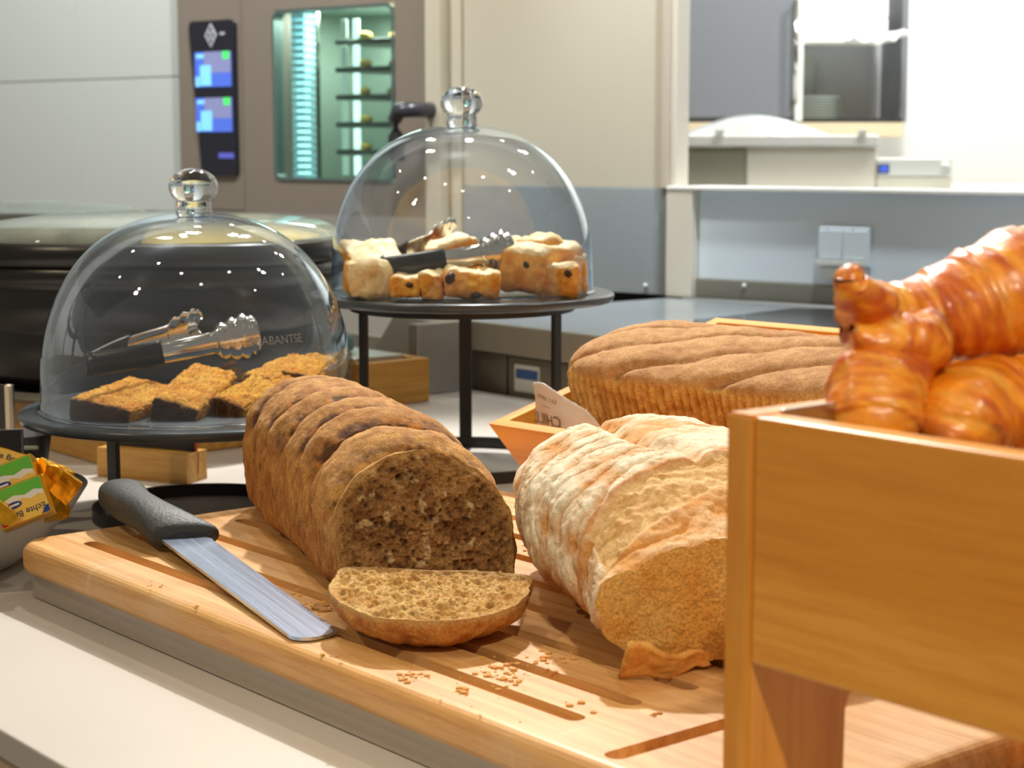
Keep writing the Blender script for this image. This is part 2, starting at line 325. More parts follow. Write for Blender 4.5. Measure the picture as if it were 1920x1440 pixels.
# ------------------------------------------------------------------ setting
def sbox(name, *a, **k):
    m = k.pop('m'); o = box(name, *a, m, **k); o['kind'] = 'structure'; return o
sbox('floor', -4, 4, -1, 7, -.95, -.9, m=M['floor'], bev=0)
sbox('ceiling', -4, 4, .6, 7, 1.9, 1.95, m=M['ceil'], bev=0)
for i, L in enumerate(LAMPS):
    t = thing('ceiling_downlight', ['round ceiling downlight over the tall cake stand', 'round ceiling downlight over the low cake stand', 'round ceiling downlight over the kitchen counter at the right', 'round ceiling downlight nearest the sign card side', 'round disc of the added fill lamp for the croissant crate', 'round ceiling downlight over the chafing dish', 'round ceiling downlight by the low white wall'][i], 'light', Matrix.Translation((L[0][0], L[0][1], 1.9)), 'ceiling downlights')  # the crate entry is the disc of the added fill lamp
    lathe('trim_ring', [(.055, 0), (.055, -.008), (.042, -.008), (.042, 0)], M['white'], t, n=32)
    lathe('lens', [(.0005, -.002), (.042, -.002)], plain('lens_glow_%d' % i, (255, 244, 220), emit=(255, 240, 214), es=50), t, n=24)
for i, (lx, ly) in enumerate(((-.9, 1.4), (.45, 1.3), (-.45, 1.0), (1.5, 2.6), (-1.4, 2.2), (.5, 3.4), (-.2, 3.9), (1.3, 1.2), (-1.9, 1.5), (0, .7))):
    t = thing('ceiling_spot', 'small round ceiling spot above the buffet', 'light', Matrix.Translation((lx, ly, 1.9)), 'small ceiling spots')
    lathe('trim_ring', [(.04, 0), (.04, -.008), (.030, -.008), (.030, 0)], M['white'], t, n=24)
    lathe('lens', [(.0005, -.002), (.030, -.002)], M['lens'], t, n=20)
# wall plane W: direction eW, goes right-near
eW = Vector((.79, -.613, 0)).normalized(); nW = Vector((.613, .79, 0)).normalized()      # nW points away from viewer
W0 = Vector((.263, 3.0, 0))
MW = frame(W0, eW, nW, Vector((0, 0, 1)))      # local: x along wall, y away, z up
def tW(px):                                       # wall coordinate of a picture column
    k = (px - 960) / F
    return (k * W0.y - W0.x) / (eW.x - k * eW.y)
def zW(px, py):
    t = tW(px); p = W0 + eW * t; return aty(px, py, p.y).z
def wthing(name, label, cat, **k): return thing(name, label, cat, MW, **k)
# beige tall cabinet panels
xa, xb, xc, xd = tW(843), tW(868), tW(1243), tW(1259)
t = thing('wall_back', None, None, MW, kind='structure')
zs = zW(1180, 352)
box('panel', xa + .004, xb - .003, 0, .04, -.1, 1.9, M['beige'], t)
box('panel', tW(812), xa - .004, -.02, .04, -.1, 1.9, M['beige'], t)
box('panel', xb + .003, xc, 0, .04, zs, 1.9, M['beige'], t)
box('panel', xc + .001, xd, -.012, .04, zs, 1.9, plain('beige_post', (208, 196, 180), .35), t)
box('backing', tW(812), xd - .01, .041, .05, -.1, 1.9, M['dark'], t, bev=0)
box('end_post', xd + .001, xd + .012, -.010, .03, zs, 1.9, M['cream'], t)
box('splashback', xb + .003, xd - .022, -.002, .03, .10, zs, plain('grey_splash', (172, 182, 186), .22, metal=.15), t, label='grey steel splashback')
box('splashback', xd - .021, xd, -.006, .03, .10, zs, plain('grey_splash_end', (146, 154, 150), .3, metal=.15), t)
# left tiled wall
t = thing('wall_left', None, None, MW, kind='structure')
xl = tW(332)
box('backing', xl - 1.6, xl, .065, .1, -.9, 1.9, M['grout'], t, bev=0)
zg = zW(200, 146)
for i in range(4):
    for j in range(-2, 4):
        box('tile', xl - .002 - .36 * (i + 1), xl - .36 * i - .0032, .05, .066, zg + .28 * j + .001, zg + .28 * (j + 1) - .001, M['tile'], t, bev=.001)
# ------------------------------------------------------------------ oven
t = wthing('combi_oven', 'stainless steel combi oven with lit glass door and dark touch panel', 'oven'); t.matrix_world = MW @ Matrix.Translation((0, .05, 0))
x0, x1, x2, x3 = tW(335), tW(458), tW(463), tW(812)
zb, zt = zW(400, 396), zW(400, -60)
box('side_housing', x0, x1 - .002, -.04, .05, zb, zt + .2, M['oven'], t, bev=.004)
box('door_seal', x1 - .003, x2 + .002, -.02, .03, zb, zt + .2, M['dark'], t, bev=0)
# door ring with window opening
wx0, wx1 = tW(519), tW(743); wz0, wz1 = zW(560, 339), zW(628, 12)
bm = bmesh.new()
for a in ((x2, wx0, zb, zt + .2), (wx1, x3, zb, zt + .2), (wx0, wx1, zb, wz0), (wx0, wx1, wz1, zt + .2)): add_box(bm, a[0], a[1], -.05, .0, a[2], a[3])
door = from_bm('door', bm, M['oven'], t)
bm = bmesh.new(); P = rrect(wx0, wx1, wz0, wz1, .018); Q = rrect(wx0 + .006, wx1 - .006, wz0 + .006, wz1 - .006, .014)
a = [bm.verts.new((p[0], -.053, p[1])) for p in P]; b = [bm.verts.new((p[0], -.053, p[1])) for p in Q]; c2 = [bm.verts.new((p[0], -.03, p[1])) for p in Q]
for i in range(len(P)):
    k = (i + 1) % len(P); bm.faces.new((a[i], a[k], b[k], b[i])); bm.faces.new((b[i], b[k], c2[k], c2[i]))
from_bm('window_frame', bm, plain('frame_teal', (120, 140, 136), .3, metal=.6), door)
bm = bmesh.new(); extrude_poly(bm, Q, -.046, -.042, 'y'); from_bm('window_pane', bm, M['ovenglass'], door)
# cavity
bm = bmesh.new()
add_box(bm, wx0 - .12, wx1 + .02, .3, .31, wz0 - .02, wz1 + .02); add_box(bm, wx0 - .12, wx0 - .11, 0, .3, wz0 - .02, wz1 + .02); add_box(bm, wx1 + .01, wx1 + .02, 0, .3, wz0 - .02, wz1 + .02)
add_box(bm, wx0 - .12, wx1 + .02, 0, .3, wz0 - .02, wz0 - .01); add_box(bm, wx0 - .12, wx1 + .02, 0, .3, wz1 + .01, wz1 + .02)
from_bm('oven_cavity', bm, M['teal'], t)
ww = wx1 - wx0; wh = wz1 - wz0
glow = plain('oven_white_glow', (235, 255, 250), emit=(225, 255, 248), es=2.2); glow2 = plain('rib_glow', (170, 225, 235), .3, emit=(140, 200, 210), es=.6)
for i in range(24):
    z = wz0 + wh * (i + .5) / 24
    box('rack_rib', wx0 - .055, wx0 - .055 + ww * .22, .02, .06, z - wh / 24 * .36, z + wh / 24 * .36, glow2, t, bev=.002)
box('light_strip', wx0 - .052, wx0 - .052 + ww * .11, .065, .07, wz0 + .005, wz1 - .005, glow, t, label='bright lamp strip inside the oven')
box('rack_post', wx0 + ww * .14, wx0 + ww * .155, .02, .03, wz0, wz1, M['polish'], t)
dimt = plain('dim_reflection', (190, 215, 200), emit=(170, 195, 180), es=.6)
for q, e in ((.43, 1), (.53, 0)):
    for k in range(6):
        za = wz0 + wh * max(.03, .185 + .163 * (k - 1)); zb_ = wz0 + wh * min(.95, .145 + .163 * k)
        box('reflection_bar', wx0 + ww * q - .045, wx0 + ww * (q + .05) - .045, .045, .05, za, zb_, dimt if e else glow, t)  # glowing bars stand in for bright reflections between the trays
for i in range(5):
    z = wz0 + wh * (.165 + .163 * i)
    tr = box('baking_tray', wx0 + ww * .2, wx1 - .004, .056, .27, z - .004, z + .006, plain('tray_%d' % i, (84, 96, 88), .35, metal=.6), t, bev=.002)
    rm = plain('roll_%d' % i, (206, 176, 84), .6)
    for k in range(4):
        bm = bmesh.new(); xx = wx0 + ww * (.42 + .15 * k + .03 * random.random()); bmesh.ops.create_icosphere(bm, subdivisions=2, radius=.014)
        for v in bm.verts: v.co = Vector((xx + v.co.x * 1.4, .06 + .04 * (k % 3) + v.co.y, z + .012 + v.co.z * .6))
        from_bm('bread_roll', bm, rm, tr, smooth=True)
ol = bpy.data.lights.new('oven_lamp', 'AREA'); ol.energy = 6; ol.color = (1, 1, .96); ol.shape = 'RECTANGLE'; ol.size = ww * .8; ol.size_y = .2
oo = bpy.data.objects.new('oven_lamp', ol); C.objects.link(oo); oo.matrix_world = MW @ Matrix.Translation((0, .05, 0)) @ Matrix.Translation(((wx0 + wx1) / 2, .15, wz1 + .005))
# control panel
px0, px1 = tW(362), tW(446); pz0, pz1 = zW(405, 330), zW(405, 38); pw_, ph_ = px1 - px0, pz1 - pz0
bm = bmesh.new(); P = [p for p in rrect(px0, px1, pz0, pz1, .012)]
P = [(px0 + pw_ * .22, p[1]) if (p[0] < px0 + .02 and p[1] < pz0 + .03) else p for p in P]; P2 = []
for p in P: P2.append(p)
i = max(range(len(P2)), key=lambda i: (P2[i][0] < px0 + .02) * (P2[i][1] < pz1 - .02) * 1 - 0)
extrude_poly(bm, [(px0, pz0 + ph_ * .2) if False else q for q in P2], -.048, -.038, 'y')
# insert the slanted lower-left edge as a second piece
cp = from_bm('control_panel', bm, M['screen_bg'], t)
scr = plain('screen_blue', (60, 90, 200), emit=(84, 112, 196), es=1.0); scl = plain('screen_light', (120, 200, 240), emit=(130, 200, 240), es=1.0); scg = plain('screen_green', (70, 220, 100), emit=(70, 215, 105), es=1.0); scy = plain('screen_grey', (120, 124, 160), emit=(118, 124, 168), es=1.0)
for a0, a1 in ((.575, .80), (.285, .505)):
    s = box('touch_screen', px0 + pw_ * .14, px0 + pw_ * .93, -.0500, -.0482, pz0 + ph_ * a0, pz0 + ph_ * a1, scr, cp, bev=0)
    hh = ph_ * (a1 - a0); zz = pz0 + ph_ * a0
    def sb(n_, a, b, c_, d, m_, y=-.0508): box(n_, px0 + pw_ * a, px0 + pw_ * b, y, -.0500, zz + hh * c_, zz + hh * d, m_, cp, bev=0)
    sb('screen_area', .34, .93, .4, 1, scy, -.0503); sb('menu_column', .26, .5, .04, .62, scl); sb('menu_column', .16, .24, .02, .3, scl); sb('status_mark', .76, .9, .78, 1, scg); sb('screen_label', .18, .34, .82, .94, scl)
box('panel_print', px0 + pw_ * .62, px0 + pw_ * .95, -.0494, -.0482, pz0 + ph_ * .115, pz0 + ph_ * .15, plain('violet_print', (90, 96, 190), emit=(84, 90, 180), es=.7), cp, bev=0)
cx, cz = px0 + pw_ * .5, pz0 + ph_ * .905; em = plain('emblem_white', (200, 205, 215))
bm = bmesh.new(); extrude_poly(bm, [(cx - pw_ * .13, cz), (cx, cz - .024), (cx + pw_ * .13, cz), (cx, cz + .024)], -.0494, -.048, 'y'); from_bm('emblem', bm, em, cp)
bm = bmesh.new()
for dx, dz in ((0, .011), (-pw_ * .05, 0), (pw_ * .05, 0), (0, -.011)): extrude_poly(bm, [(cx + dx - .004, cz + dz), (cx + dx, cz + dz - .007), (cx + dx + .004, cz + dz), (cx + dx, cz + dz + .007)], -.0500, -.0494, 'y')
from_bm('emblem_detail', bm, M['screen_bg'], cp)
box('panel_print', cx + pw_ * .2, cx + pw_ * .3, -.0494, -.0482, cz, cz + .005, em, cp, bev=0)
box('name_strip', x0 + .02, x0 + .1, -.046, -.04, zt - .04, zt + .03, M['whitep'], t)
# handle
hx0, hx1 = tW(788), tW(822); hz = zW(790, 207)
bm = bmesh.new(); tube(bm, [(hx1, -.052, hz), (hx1, -.10, hz), (hx1 - .004, -.115, hz), (hx0 + .01, -.12, hz - .002), (hx0, -.115, hz - .015), (hx0 - .004, -.11, hz - .045), (hx0 - .006, -.105, hz - .09)], .014, 14)
from_bm('door_handle', bm, plain('handle_dark', (84, 84, 92), .3, metal=.5), t, smooth=True)
# ------------------------------------------------------------------ right: half wall, steel counter
t = thing('wall_right', None, None, MW, kind='structure')
zc = zW(1400, 358)
zc0 = .10
box('pillar', xd + .001, tW(1308), -.02, .06, zc0, zc, M['cream'], t)
box('upstand', tW(1308) + .0005, 1.4, -.006, .06, zc0, zW(1400, 527), plain('steel_skirt', (146, 144, 132), .45, metal=.4), t, label='grey steel skirting')
box('panel', tW(1308) + .0005, 1.4, 0, .06, zW(1400, 527), zc, M['bluewhite'], t)
box('capping', xd + .001, 1.4, -.022, .10, zc, zc + .006, M['offwhite'], t)
for k in (1214, 1400):
    bm = bmesh.new(); bmesh.ops.create_uvsphere(bm, u_segments=10, v_segments=6, radius=.004)
    o = from_bm('screw', bm, M['whitep'], t, smooth=True); o.location = (tW(k), -.007, zW(k, 535))
# socket unit
t = wthing('wall_socket', 'white double wall socket with dispenser flaps on the blue-white wall', 'socket')
q0, q1 = tW(1540), tW(1634); z1_, z0_ = zW(1590, 425), zW(1590, 500)
box('housing', q0, q1, -.012, -.0005, z0_, z1_, M['bluewhite'], t, bev=.002)
for k in (0, 1):
    a = q0 + (q1 - q0) * .5 * k
    box('cover_plate', a + .002, a + (q1 - q0) * .5 - .002, -.016, -.012, z0_ + .012, z1_ - .006, M['bluewhite'], t, bev=.001)
    box('ledge', a + .001, a + (q1 - q0) * .5 - .001, -.024, -.012, z0_ + .002, z0_ + .01, M['white'], t, bev=.001)
    box('flap', a + .004, a + (q1 - q0) * .5 - .004, -.010, -.0005, z0_ - .02, z0_ - .001, M['white'], t, bev=.001)
    box('screw', a + (q1 - q0) * .2, a + (q1 - q0) * .2 + .002, -.0165, -.0155, z1_ - .005, z1_ - .003, M['dark'], t, bev=0)
# steel counter; the front runs parallel to the buffet
e1 = Vector((.639, -.769, 0)).normalized(); e2 = Vector((.769, .639, 0)).normalized()
def SN(s, n, z=0): return e1 * s + e2 * n + Vector((0, 0, z))
MB = frame((0, 0, 0), e1, e2, Vector((0, 0, 1)))
t = thing('steel_counter', 'stainless steel kitchen counter with drawers behind the buffet', 'counter', MB)
# top polygon between front edge n=1.62 and wall W
def wall_hit(s):  # n where wall plane is met for this s
    d = W0.dot(nW) - (e1 * s).dot(nW); return d / e2.dot(nW)
bm = bmesh.new(); S = (-2.12, .35)
extrude_poly(bm, [(S[0], 1.60), (S[1], 1.60), (S[1], wall_hit(S[1]) - .03), (S[0], wall_hit(S[0]) - .03)], .085, .099)
from_bm('top', bm, plain('counter_steel', (176, 186, 192), .2, metal=.25, noise=.03), t)
box('front_lip', -2.12, .35, 1.597, 1.603, .058, .0995, plain('lip_steel', (168, 162, 148), .3, metal=.35, noise=.03), t, bev=.002)
dm = plain('drawer_steel', (140, 134, 120), .35, metal=.35, noise=.04)
box('carcass', -2.12, .35, 1.64, 1.9, -.9, .058, plain('carcass_grey', (96, 92, 84), .4, metal=.5), t, bev=0)
def s_at(px, n):  # s of the point with picture column px on the plane n
    k = (px - 960) / F; return (k * n * e2.y - n * e2.x) / (e1.x - k * e1.y)
cuts = [640, 755, 838, 878, 952, 1046, 1140, 1300, 1500]
for a, b in zip(cuts, cuts[1:]):
    dr = box('drawer', s_at(a, 1.62) + .003, s_at(b, 1.62) - .003, 1.618, 1.64, -.10, .054, dm, t, bev=.002)
sl, sr = s_at(966, 1.618), s_at(1013, 1.618)
lb = box('drawer_label', sl, sr, 1.6165, 1.618, .005, .043, M['whitep'], dr)
box('label_band', sl + .005, sr - .003, 1.6155, 1.6165, .024, .037, plain('label_band_blue', (66, 104, 168)), lb if False else dr)
for k in (966,): 
    bm = bmesh.new(); bmesh.ops.create_uvsphere(bm, u_segments=10, v_segments=6, radius=.006); o = from_bm('screw', bm, M['whitep'], dr, smooth=True); o.location = (sl + .002, 1.6165, -.03)
# hob on the steel counter at right
t = thing('hob_plate', 'dark glass hob plate set in the steel counter behind the bread crate', 'hob', MB)
bm = bmesh.new(); pp = [at(1300, 602, .1), at(1490, 580, .1), at(1700, 585, .1), at(1700, 680, .1), at(1300, 640, .1)]
extrude_poly(bm, [((p.x * e1.x + p.y * e1.y), (p.x * e2.x + p.y * e2.y)) for p in pp], .0995, .102); from_bm('glass_top', bm, M['hob'], t)
# steel bin/box by the counter
t = thing('steel_box', 'stainless steel box with sloping top between the stand legs', 'container', MB)
sa, sb_ = s_at(752, 1.56), s_at(828, 1.56)
bm = bmesh.new(); extrude_poly(bm, [(1.50, .0006), (1.585, .0006), (1.585, .10), (1.545, .10), (1.50, .04)], sa, sb_, 'x'); from_bm('body', bm, plain('box_steel', (142, 137, 124), .35, metal=.3), t)
box('side_flange', sb_, sb_ + .022, 1.50, 1.585, .0006, .10, plain('flange_steel', (160, 160, 154), .3, metal=.3), t)
# ------------------------------------------------------------------ far kitchen on the right
YF = 5.0
def FX(px): return (px - 960) / F * YF
def FZ(py): return aty(1500, py, YF).z
sbox('wall_far', .2, 3.0, YF + .36, YF + .4, -.9, 1.9, m=M['offwhite'], bev=0)
sbox('wall_far_side', FX(1697) , FX(1697) + .02, YF - .06, YF + .36, FZ(160) - 1, 1.9, m=M['offwhite'], bev=0) if False else None
t = thing('wall_cabinet', 'grey wall cabinet with open plate shelf and pale wood base', 'cabinet', Matrix.Translation((0, YF, 0)))
cz0, cz1 = FZ(229), FZ(-90)
box('cabinet_door', FX(1266), FX(1478), -.02, 0, cz0 + .012, cz1, M['greycab'], t)
box('cabinet_base', FX(1262), FX(1682), -.02, .3, FZ(257), cz0, M['pale'], t)
box('base_seam', FX(1262), FX(1682), -.021, -.005, cz0, cz0 + .011, M['dark'], t, bev=0)
box('back_panel', FX(1481), FX(1692), .28, .3, cz0, cz1, plain('cabinet_back', (205, 208, 213)), t, bev=0)
box('side_panel', FX(1482), FX(1496), -.025, .28, cz0 + .002, cz1, M['white'], t)
box('inner_panel', FX(1499), FX(1545), .24, .28, cz0 + .002, FZ(90), M['porcelain'], t)
box('end_panel', FX(1680), FX(1692), .0, .3, cz0, cz1, M['greycab'], t)
bm = bmesh.new(); tube(bm, [(FX(1479), -.05, FZ(196)), (FX(1479), -.05, FZ(2))], .007, 10); tube(bm, [(FX(1479), -.05, FZ(190)), (FX(1479), -.018, FZ(190))], .006, 8); tube(bm, [(FX(1479), -.05, FZ(8)), (FX(1479), -.018, FZ(8))], .006, 8)
from_bm('bar_handle', bm, M['polish'], t, smooth=True)
for i in range(9):
    o = lathe('dinner_plate', [(.0005, 0), (.04, 0), (.066, .006), (.066, .0078), (.04, .003), (.0005, .002)], M['porcelain'], n=40)
    o.location = (FX(1546), YF + .12, cz0 + .0015 + .0078 * i)
    tag(o, 'pale porcelain plate in the stack on the cabinet shelf, ' + ['bottom one', 'second from the bottom', 'third from the bottom', 'fourth from the bottom', 'the middle one', 'fourth from the top', 'third from the top', 'second from the top', 'topmost'][i], 'plate', 'plates stacked on the cabinet shelf')
t = thing('towel_dispenser', 'white paper towel dispenser hung in the open grey cabinet', 'dispenser', Matrix.Translation((0, YF, 0)))
box('housing', FX(1497), FX(1653), .0, .16, FZ(80), FZ(34), M['offwhite'], t, bev=.004); box('cover', FX(1497), FX(1653), .0, .16, FZ(33), FZ(-60), M['offwhite'], t, bev=.004)
box('lock', FX(1570), FX(1573), -.003, .001, FZ(55), FZ(45), M['greycab'], t)
V = []; nx, ny = 30, 8
for i in range(nx):
    for j in range(ny):
        u, v = i / (nx - 1), j / (ny - 1); V.append((FX(1572) + u * (FX(1672) - FX(1572)), -.14 + .12 * v + .008 * math.sin(u * 17), FZ(80) - .018 * math.sin(PI * u) * (1 - v) + .006 * math.sin(u * 23 + v * 9) + (.018 * u)))
tw = mesh('paper_towel', V, [(i * ny + j, i * ny + j + 1, (i + 1) * ny + j + 1, (i + 1) * ny + j) for i in range(nx - 1) for j in range(ny - 1)], M['cloth'], smooth=True)
tw.modifiers.new('s', 'SOLIDIFY').thickness = .008; tw.location = (0, YF, 0); tag(tw, 'crumpled white paper towel hanging out under the dispenser', 'towel')
# worktop carrying machines
YM = 4.3
def GX(px): return (px - 960) / F * YM
def GZ(py): return aty(1500, py, YM).z
mz = GZ(355)
t = thing('rear_worktop', 'white worktop behind the low wall', 'counter', Matrix.Translation((0, YM, 0)))
box('top', GX(1262), 2.2, -.06, .6, mz - .03, mz, M['white'], t); box('base_unit', GX(1262), 2.2, .0, .6, -.9, mz - .03, M['white'], t)
t = thing('vacuum_sealer', 'stainless vacuum sealing machine with domed clear lid', 'machine', Matrix.Translation((0, YM, 0)))
box('body', GX(1396), GX(1638), .0, .3, mz, GZ(276), M['cream'], t, bev=.004); box('body_side', GX(1240), GX(1395), -.004, .3, mz + .004, GZ(277), plain('brushed_side', (160, 156, 138), .45, metal=.3, noise=.12, scale=14), t, bev=.002)
box('lid_frame', GX(1240), GX(1640), -.02, .32, GZ(275), GZ(253), M['offwhite'], t, bev=.004)
V = []; nx, ny = 40, 14; X0, X1 = GX(1285), GX(1560)
for i in range(nx):
    for j in range(ny):
        u, v = i / (nx - 1), j / (ny - 1); h = (math.sin(PI * u) ** .9) * (math.sin(PI * v) ** .35); V.append((X0 + (X1 - X0) * u, .0 + .28 * v, GZ(255) + (GZ(214) - GZ(255)) * h))
lg = thin_glass('sealer_lid_glass', (.8, .85, .86), (.85, .88, .88), .1, 3, .1, 1.5, haze=.5, hazecol=(.85, .87, .86))
mesh('lid_dome', V, [(i * ny + j, i * ny + j + 1, (i + 1) * ny + j + 1, (i + 1) * ny + j) for i in range(nx - 1) for j in range(ny - 1)], lg, t, smooth=True)
for k in (1336, 1600): box('hinge', GX(k), GX(k) + .02, -.024, -.01, GZ(252), GZ(243), M['white'], t)
t = thing('scale_unit', 'low white device with small blue display and round knob', 'appliance', Matrix.Translation((0, YM, 0)))
box('housing', GX(1640), GX(1780), .0, .2, GZ(330), GZ(297), M['white'], t, bev=.003); box('foot', GX(1640), GX(1782), .005, .2, mz, GZ(331), M['cream'], t, bev=.003)
box('display', GX(1641), GX(1662), -.003, 0, GZ(325), GZ(308), plain('display_frame', (70, 80, 100)), t, bev=0); box('display_digits', GX(1645), GX(1659), -.0045, -.003, GZ(322), GZ(311), plain('display_blue', (60, 90, 200), emit=(70, 100, 205), es=.9), t, bev=0)
o = lathe('knob', [(.0005, .012), (.011, .012), (.012, 0), (.0005, 0)], M['white'], t, n=24); o.matrix_local = Matrix.Translation((GX(1766), 0, GZ(313))) @ Matrix.Rotation(PI / 2, 4, 'X')
# ------------------------------------------------------------------ buffet counter
t = thing('buffet_counter', 'cream stone buffet counter with wooden front edge', 'counter', MB)
nf = .475 ; pe = at(0, 1368, 0); nf = pe.dot(e2)
box('worktop', -2.6, .6, nf, 1.600, -.018, 0, M['counter'], t, bev=.0015)
box('front_apron', -2.6, .6, nf + .004, nf + .03, -.3, -.0185, M['counter_edge'], t, bev=.001)
box('base_cabinet', -2.6, .6, nf + .031, 1.59, -.9, -.0185, plain('base_brown', (120, 100, 84)), t, bev=0)
# ------------------------------------------------------------------ cutting board and tray
c0 = SN(-1.299, .578)
MBo = frame(c0, e1, e2, Vector((0, 0, 1)))
BL, BW, BT = .771, .425, .045; BB = .0208
t = thing('crumb_tray', 'shallow stainless crumb tray under the bread board', 'tray', MBo)
bm = bmesh.new(); add_box(bm, .012, BL - .012, .011, BW - .011, .001, .0205)
from_bm('tray_wall', bm, plain('tray_steel', (186, 176, 164), .35, metal=.45, noise=.03), t); box('tray_foot', .026, BL - .024, .024, BW - .024, 0, .0012, M['dark'], t, bev=0)
t = thing('cutting_board', 'large scarred beech bread board with crumb slots', 'cutting board', MBo)
bm = bmesh.new(); rings = []; re_ = .0085
for k in range(13):
    if k <= 6: a = k / 6 * PI / 2; ins, zz = re_ * (1 - math.sin(a)), BB + re_ * (1 - math.cos(a))
    else: a = (k - 7) / 5 * PI / 2; ins, zz = re_ * (1 - math.cos(a)), BT - re_ * (1 - math.sin(a))
    rings.append([bm.verts.new((p[0], p[1], zz)) for p in rrect(ins, BL - ins, ins, BW - ins, .026 - ins, 10)])
for A, B in zip(rings, rings[1:]):
    for k in range(len(A)): bm.faces.new((A[k], A[(k + 1) % len(A)], B[(k + 1) % len(A)], B[k]))
bm.faces.new(rings[0]); bm.faces.new(rings[-1])
slab = from_bm('slab', bm, M['board'], t)
bm = bmesh.new()
for k, yy in enumerate((.042, .0835, .1275, .175, .219, .263, .307, .351)): extrude_poly(bm, slot_pts(.045, .6105, yy, .0062), .030, .06)
extrude_poly(bm, slot_pts(.012, BW - .015, .663, .0065, vert=True), .034, .06)
cut = from_bm('cutter', bm, None); cut.matrix_world = MBo
bpy.context.view_layer.update()
md = slab.modifiers.new('b', 'BOOLEAN'); md.object = cut; md.operation = 'DIFFERENCE'; md.solver = 'EXACT'
dg = bpy.context.evaluated_depsgraph_get(); nm = bpy.data.meshes.new_from_object(slab.evaluated_get(dg)); slab.modifiers.clear(); slab.data = nm; bpy.data.objects.remove(cut)
# ------------------------------------------------------------------ loaves
def profile(Wd, Ht, zc, nl, nt_, nv):
    th = np.linspace(-PI / 2, 3 * PI / 2, 4001); s, c = np.sin(th), np.cos(th); n = np.where(s < 0, nl, nt_)
    x = Wd / 2 * np.sign(c) * np.abs(c) ** (2 / n); z = zc + np.where(s < 0, zc, Ht - zc) * np.sign(s) * np.abs(s) ** (2 / n)
    d = np.r_[0, np.cumsum(np.hypot(np.diff(x), np.diff(z)))]; q = np.linspace(0, d[-1], nv, endpoint=False)
    return np.interp(q, d, x), np.interp(q, d, z)
def loaf_base(L, Wd, Ht, nu, nv, nl=5, nt_=2.3, zc=.05, cut=True, endr=.05, frontr=.05, slant=0, pw_=2.4):
    x, z = profile(Wd, Ht, zc, nl, nt_, nv); u = np.linspace(0, 1, nu)
    # more rows near round ends
    y = L * (u if cut else (1 - np.cos(PI * u)) / 2 * .55 + u * .45)
    if cut: y = L * (u * .6 + .4 * np.sin(u * PI / 2))
    def k_(y):
        k = np.ones_like(y); t = np.clip((y - (L - endr)) / endr, 0, 1); k *= np.clip(1 - t ** pw_, 1e-5, 1) ** (1 / pw_)
        if not cut: t = np.clip((frontr - y) / frontr, 0, 1); k *= np.clip(1 - t ** pw_, 1e-5, 1) ** (1 / pw_)
        return k
    k = k_(y)[:, None]; zz = zc * .9
    P = np.zeros((nu, nv, 3)); P[..., 0] = x[None] * k; P[..., 2] = zz + (z[None] - zz) * k; P[..., 1] = y[:, None]
    if slant: P[..., 1] += slant * P[..., 2] * (1 - y[:, None] / L)
    return P
def cutface(name, ring, nr, matl, parent, colf, amp=.003, direction=(0, -1, 0), seed=0):
    c = ring.mean(0); r = np.linspace(1, 0.004, nr)[:, None, None]; P = c + (ring[None] - c) * r
    edge = sst(1.0, .9, r[..., 0]) * np.ones(P.shape[:2])
    h = fbm(P + seed, 50, 4) * .6 + fbm(P + seed, 200, 3) * .7; wv = worley(P + seed, 210); w2 = worley(P + seed + 3, 90)
    hole = np.clip(1 - wv / .42, 0, 1) * .8 + np.clip(1 - w2 / .30, 0, 1) * 1.1
    P = P + np.array(direction) * (amp * (h * edge * 1.4 - hole * .8 * edge))[..., None]
    return grid(name, P, matl, parent, colf(P, r[..., 0] * np.ones(P.shape[:2]), h, hole))
# --- brown sliced loaf
A0 = Vector((-.112, 1.158, BT)); aA = Vector((-.335, .942, 0)).normalized(); pA = Vector((.942, .335, 0)).normalized()
LA, WA, HA = .385, .123, .106
MA = frame(A0 + pA * WA / 2 + Vector((0, 0, .002)), pA, aA, Vector((0, 0, 1)))
t = thing('brown_loaf', 'large brown loaf, cut open, with curved ridged crust', 'bread', MA)
P = loaf_base(LA, WA, HA, 420, 360, 6, 2.05, .050, True, .08, slant=.26)
y, x, z = P[..., 1].copy(), P[..., 0], P[..., 2]
# the loaf bulges and its top rises toward the middle
P[..., 2] = z * (1 + .04 * np.sin(np.clip(y / LA, 0, 1) * PI)) * (1 - .15 * sst(.13, .0, y)) ; P[..., 0] = x * (1 + .05 * np.sin(y / LA * 9) * .3 - .10 * sst(.25, .39, y))
nn = gnorm(P); nn = nn * np.sign((nn[..., 0] * P[..., 0] + nn[..., 2] * (P[..., 2] - .05) + 1e-9).mean())
top = sst(.060, .082, P[..., 2] + .008 * fbm(P, 30, 2) + .016 * sst(.12, 0, y))
ph = (y + .05 * x + .8 * x * x + .016 * fbm(P, 13, 3)) / .054 + .42
f = ph - np.floor(ph)
lobe = np.power(np.clip(np.sin(PI * np.clip(f * .93 + .05, 0, 1)), 0, 1), .55) * (.8 + .5 * f)
crk = 1 - sst(0, .12, f) * sst(0, .06, 1 - f)
rag = fbm(P, 90, 4)
rib = np.sin(y * 2 * PI / .0075 + 2 * fbm(P, 20, 2)); side = (1 - top) * sst(.004, .02, P[..., 2])
d = top * (.0115 * (lobe - .75) - .0062 * crk * (1 + 1.5 * rag)) + .0030 * fbm(P, 22, 3) + .0019 * rag + side * .00045 * rib + .0016 * side * fbm(P * np.array([1, 1, .25]), 160, 3)
P += nn * d[..., None]
n2 = fbm(P, 120, 4); n3 = fbm(P, 35, 3)
ct = mixc(col(172, 114, 54) * np.ones_like(P), col(214, 162, 92) * np.ones_like(P), np.clip(.5 + n2 * .9 + .5 * (f - .5) + .2 * n3, 0, 1))
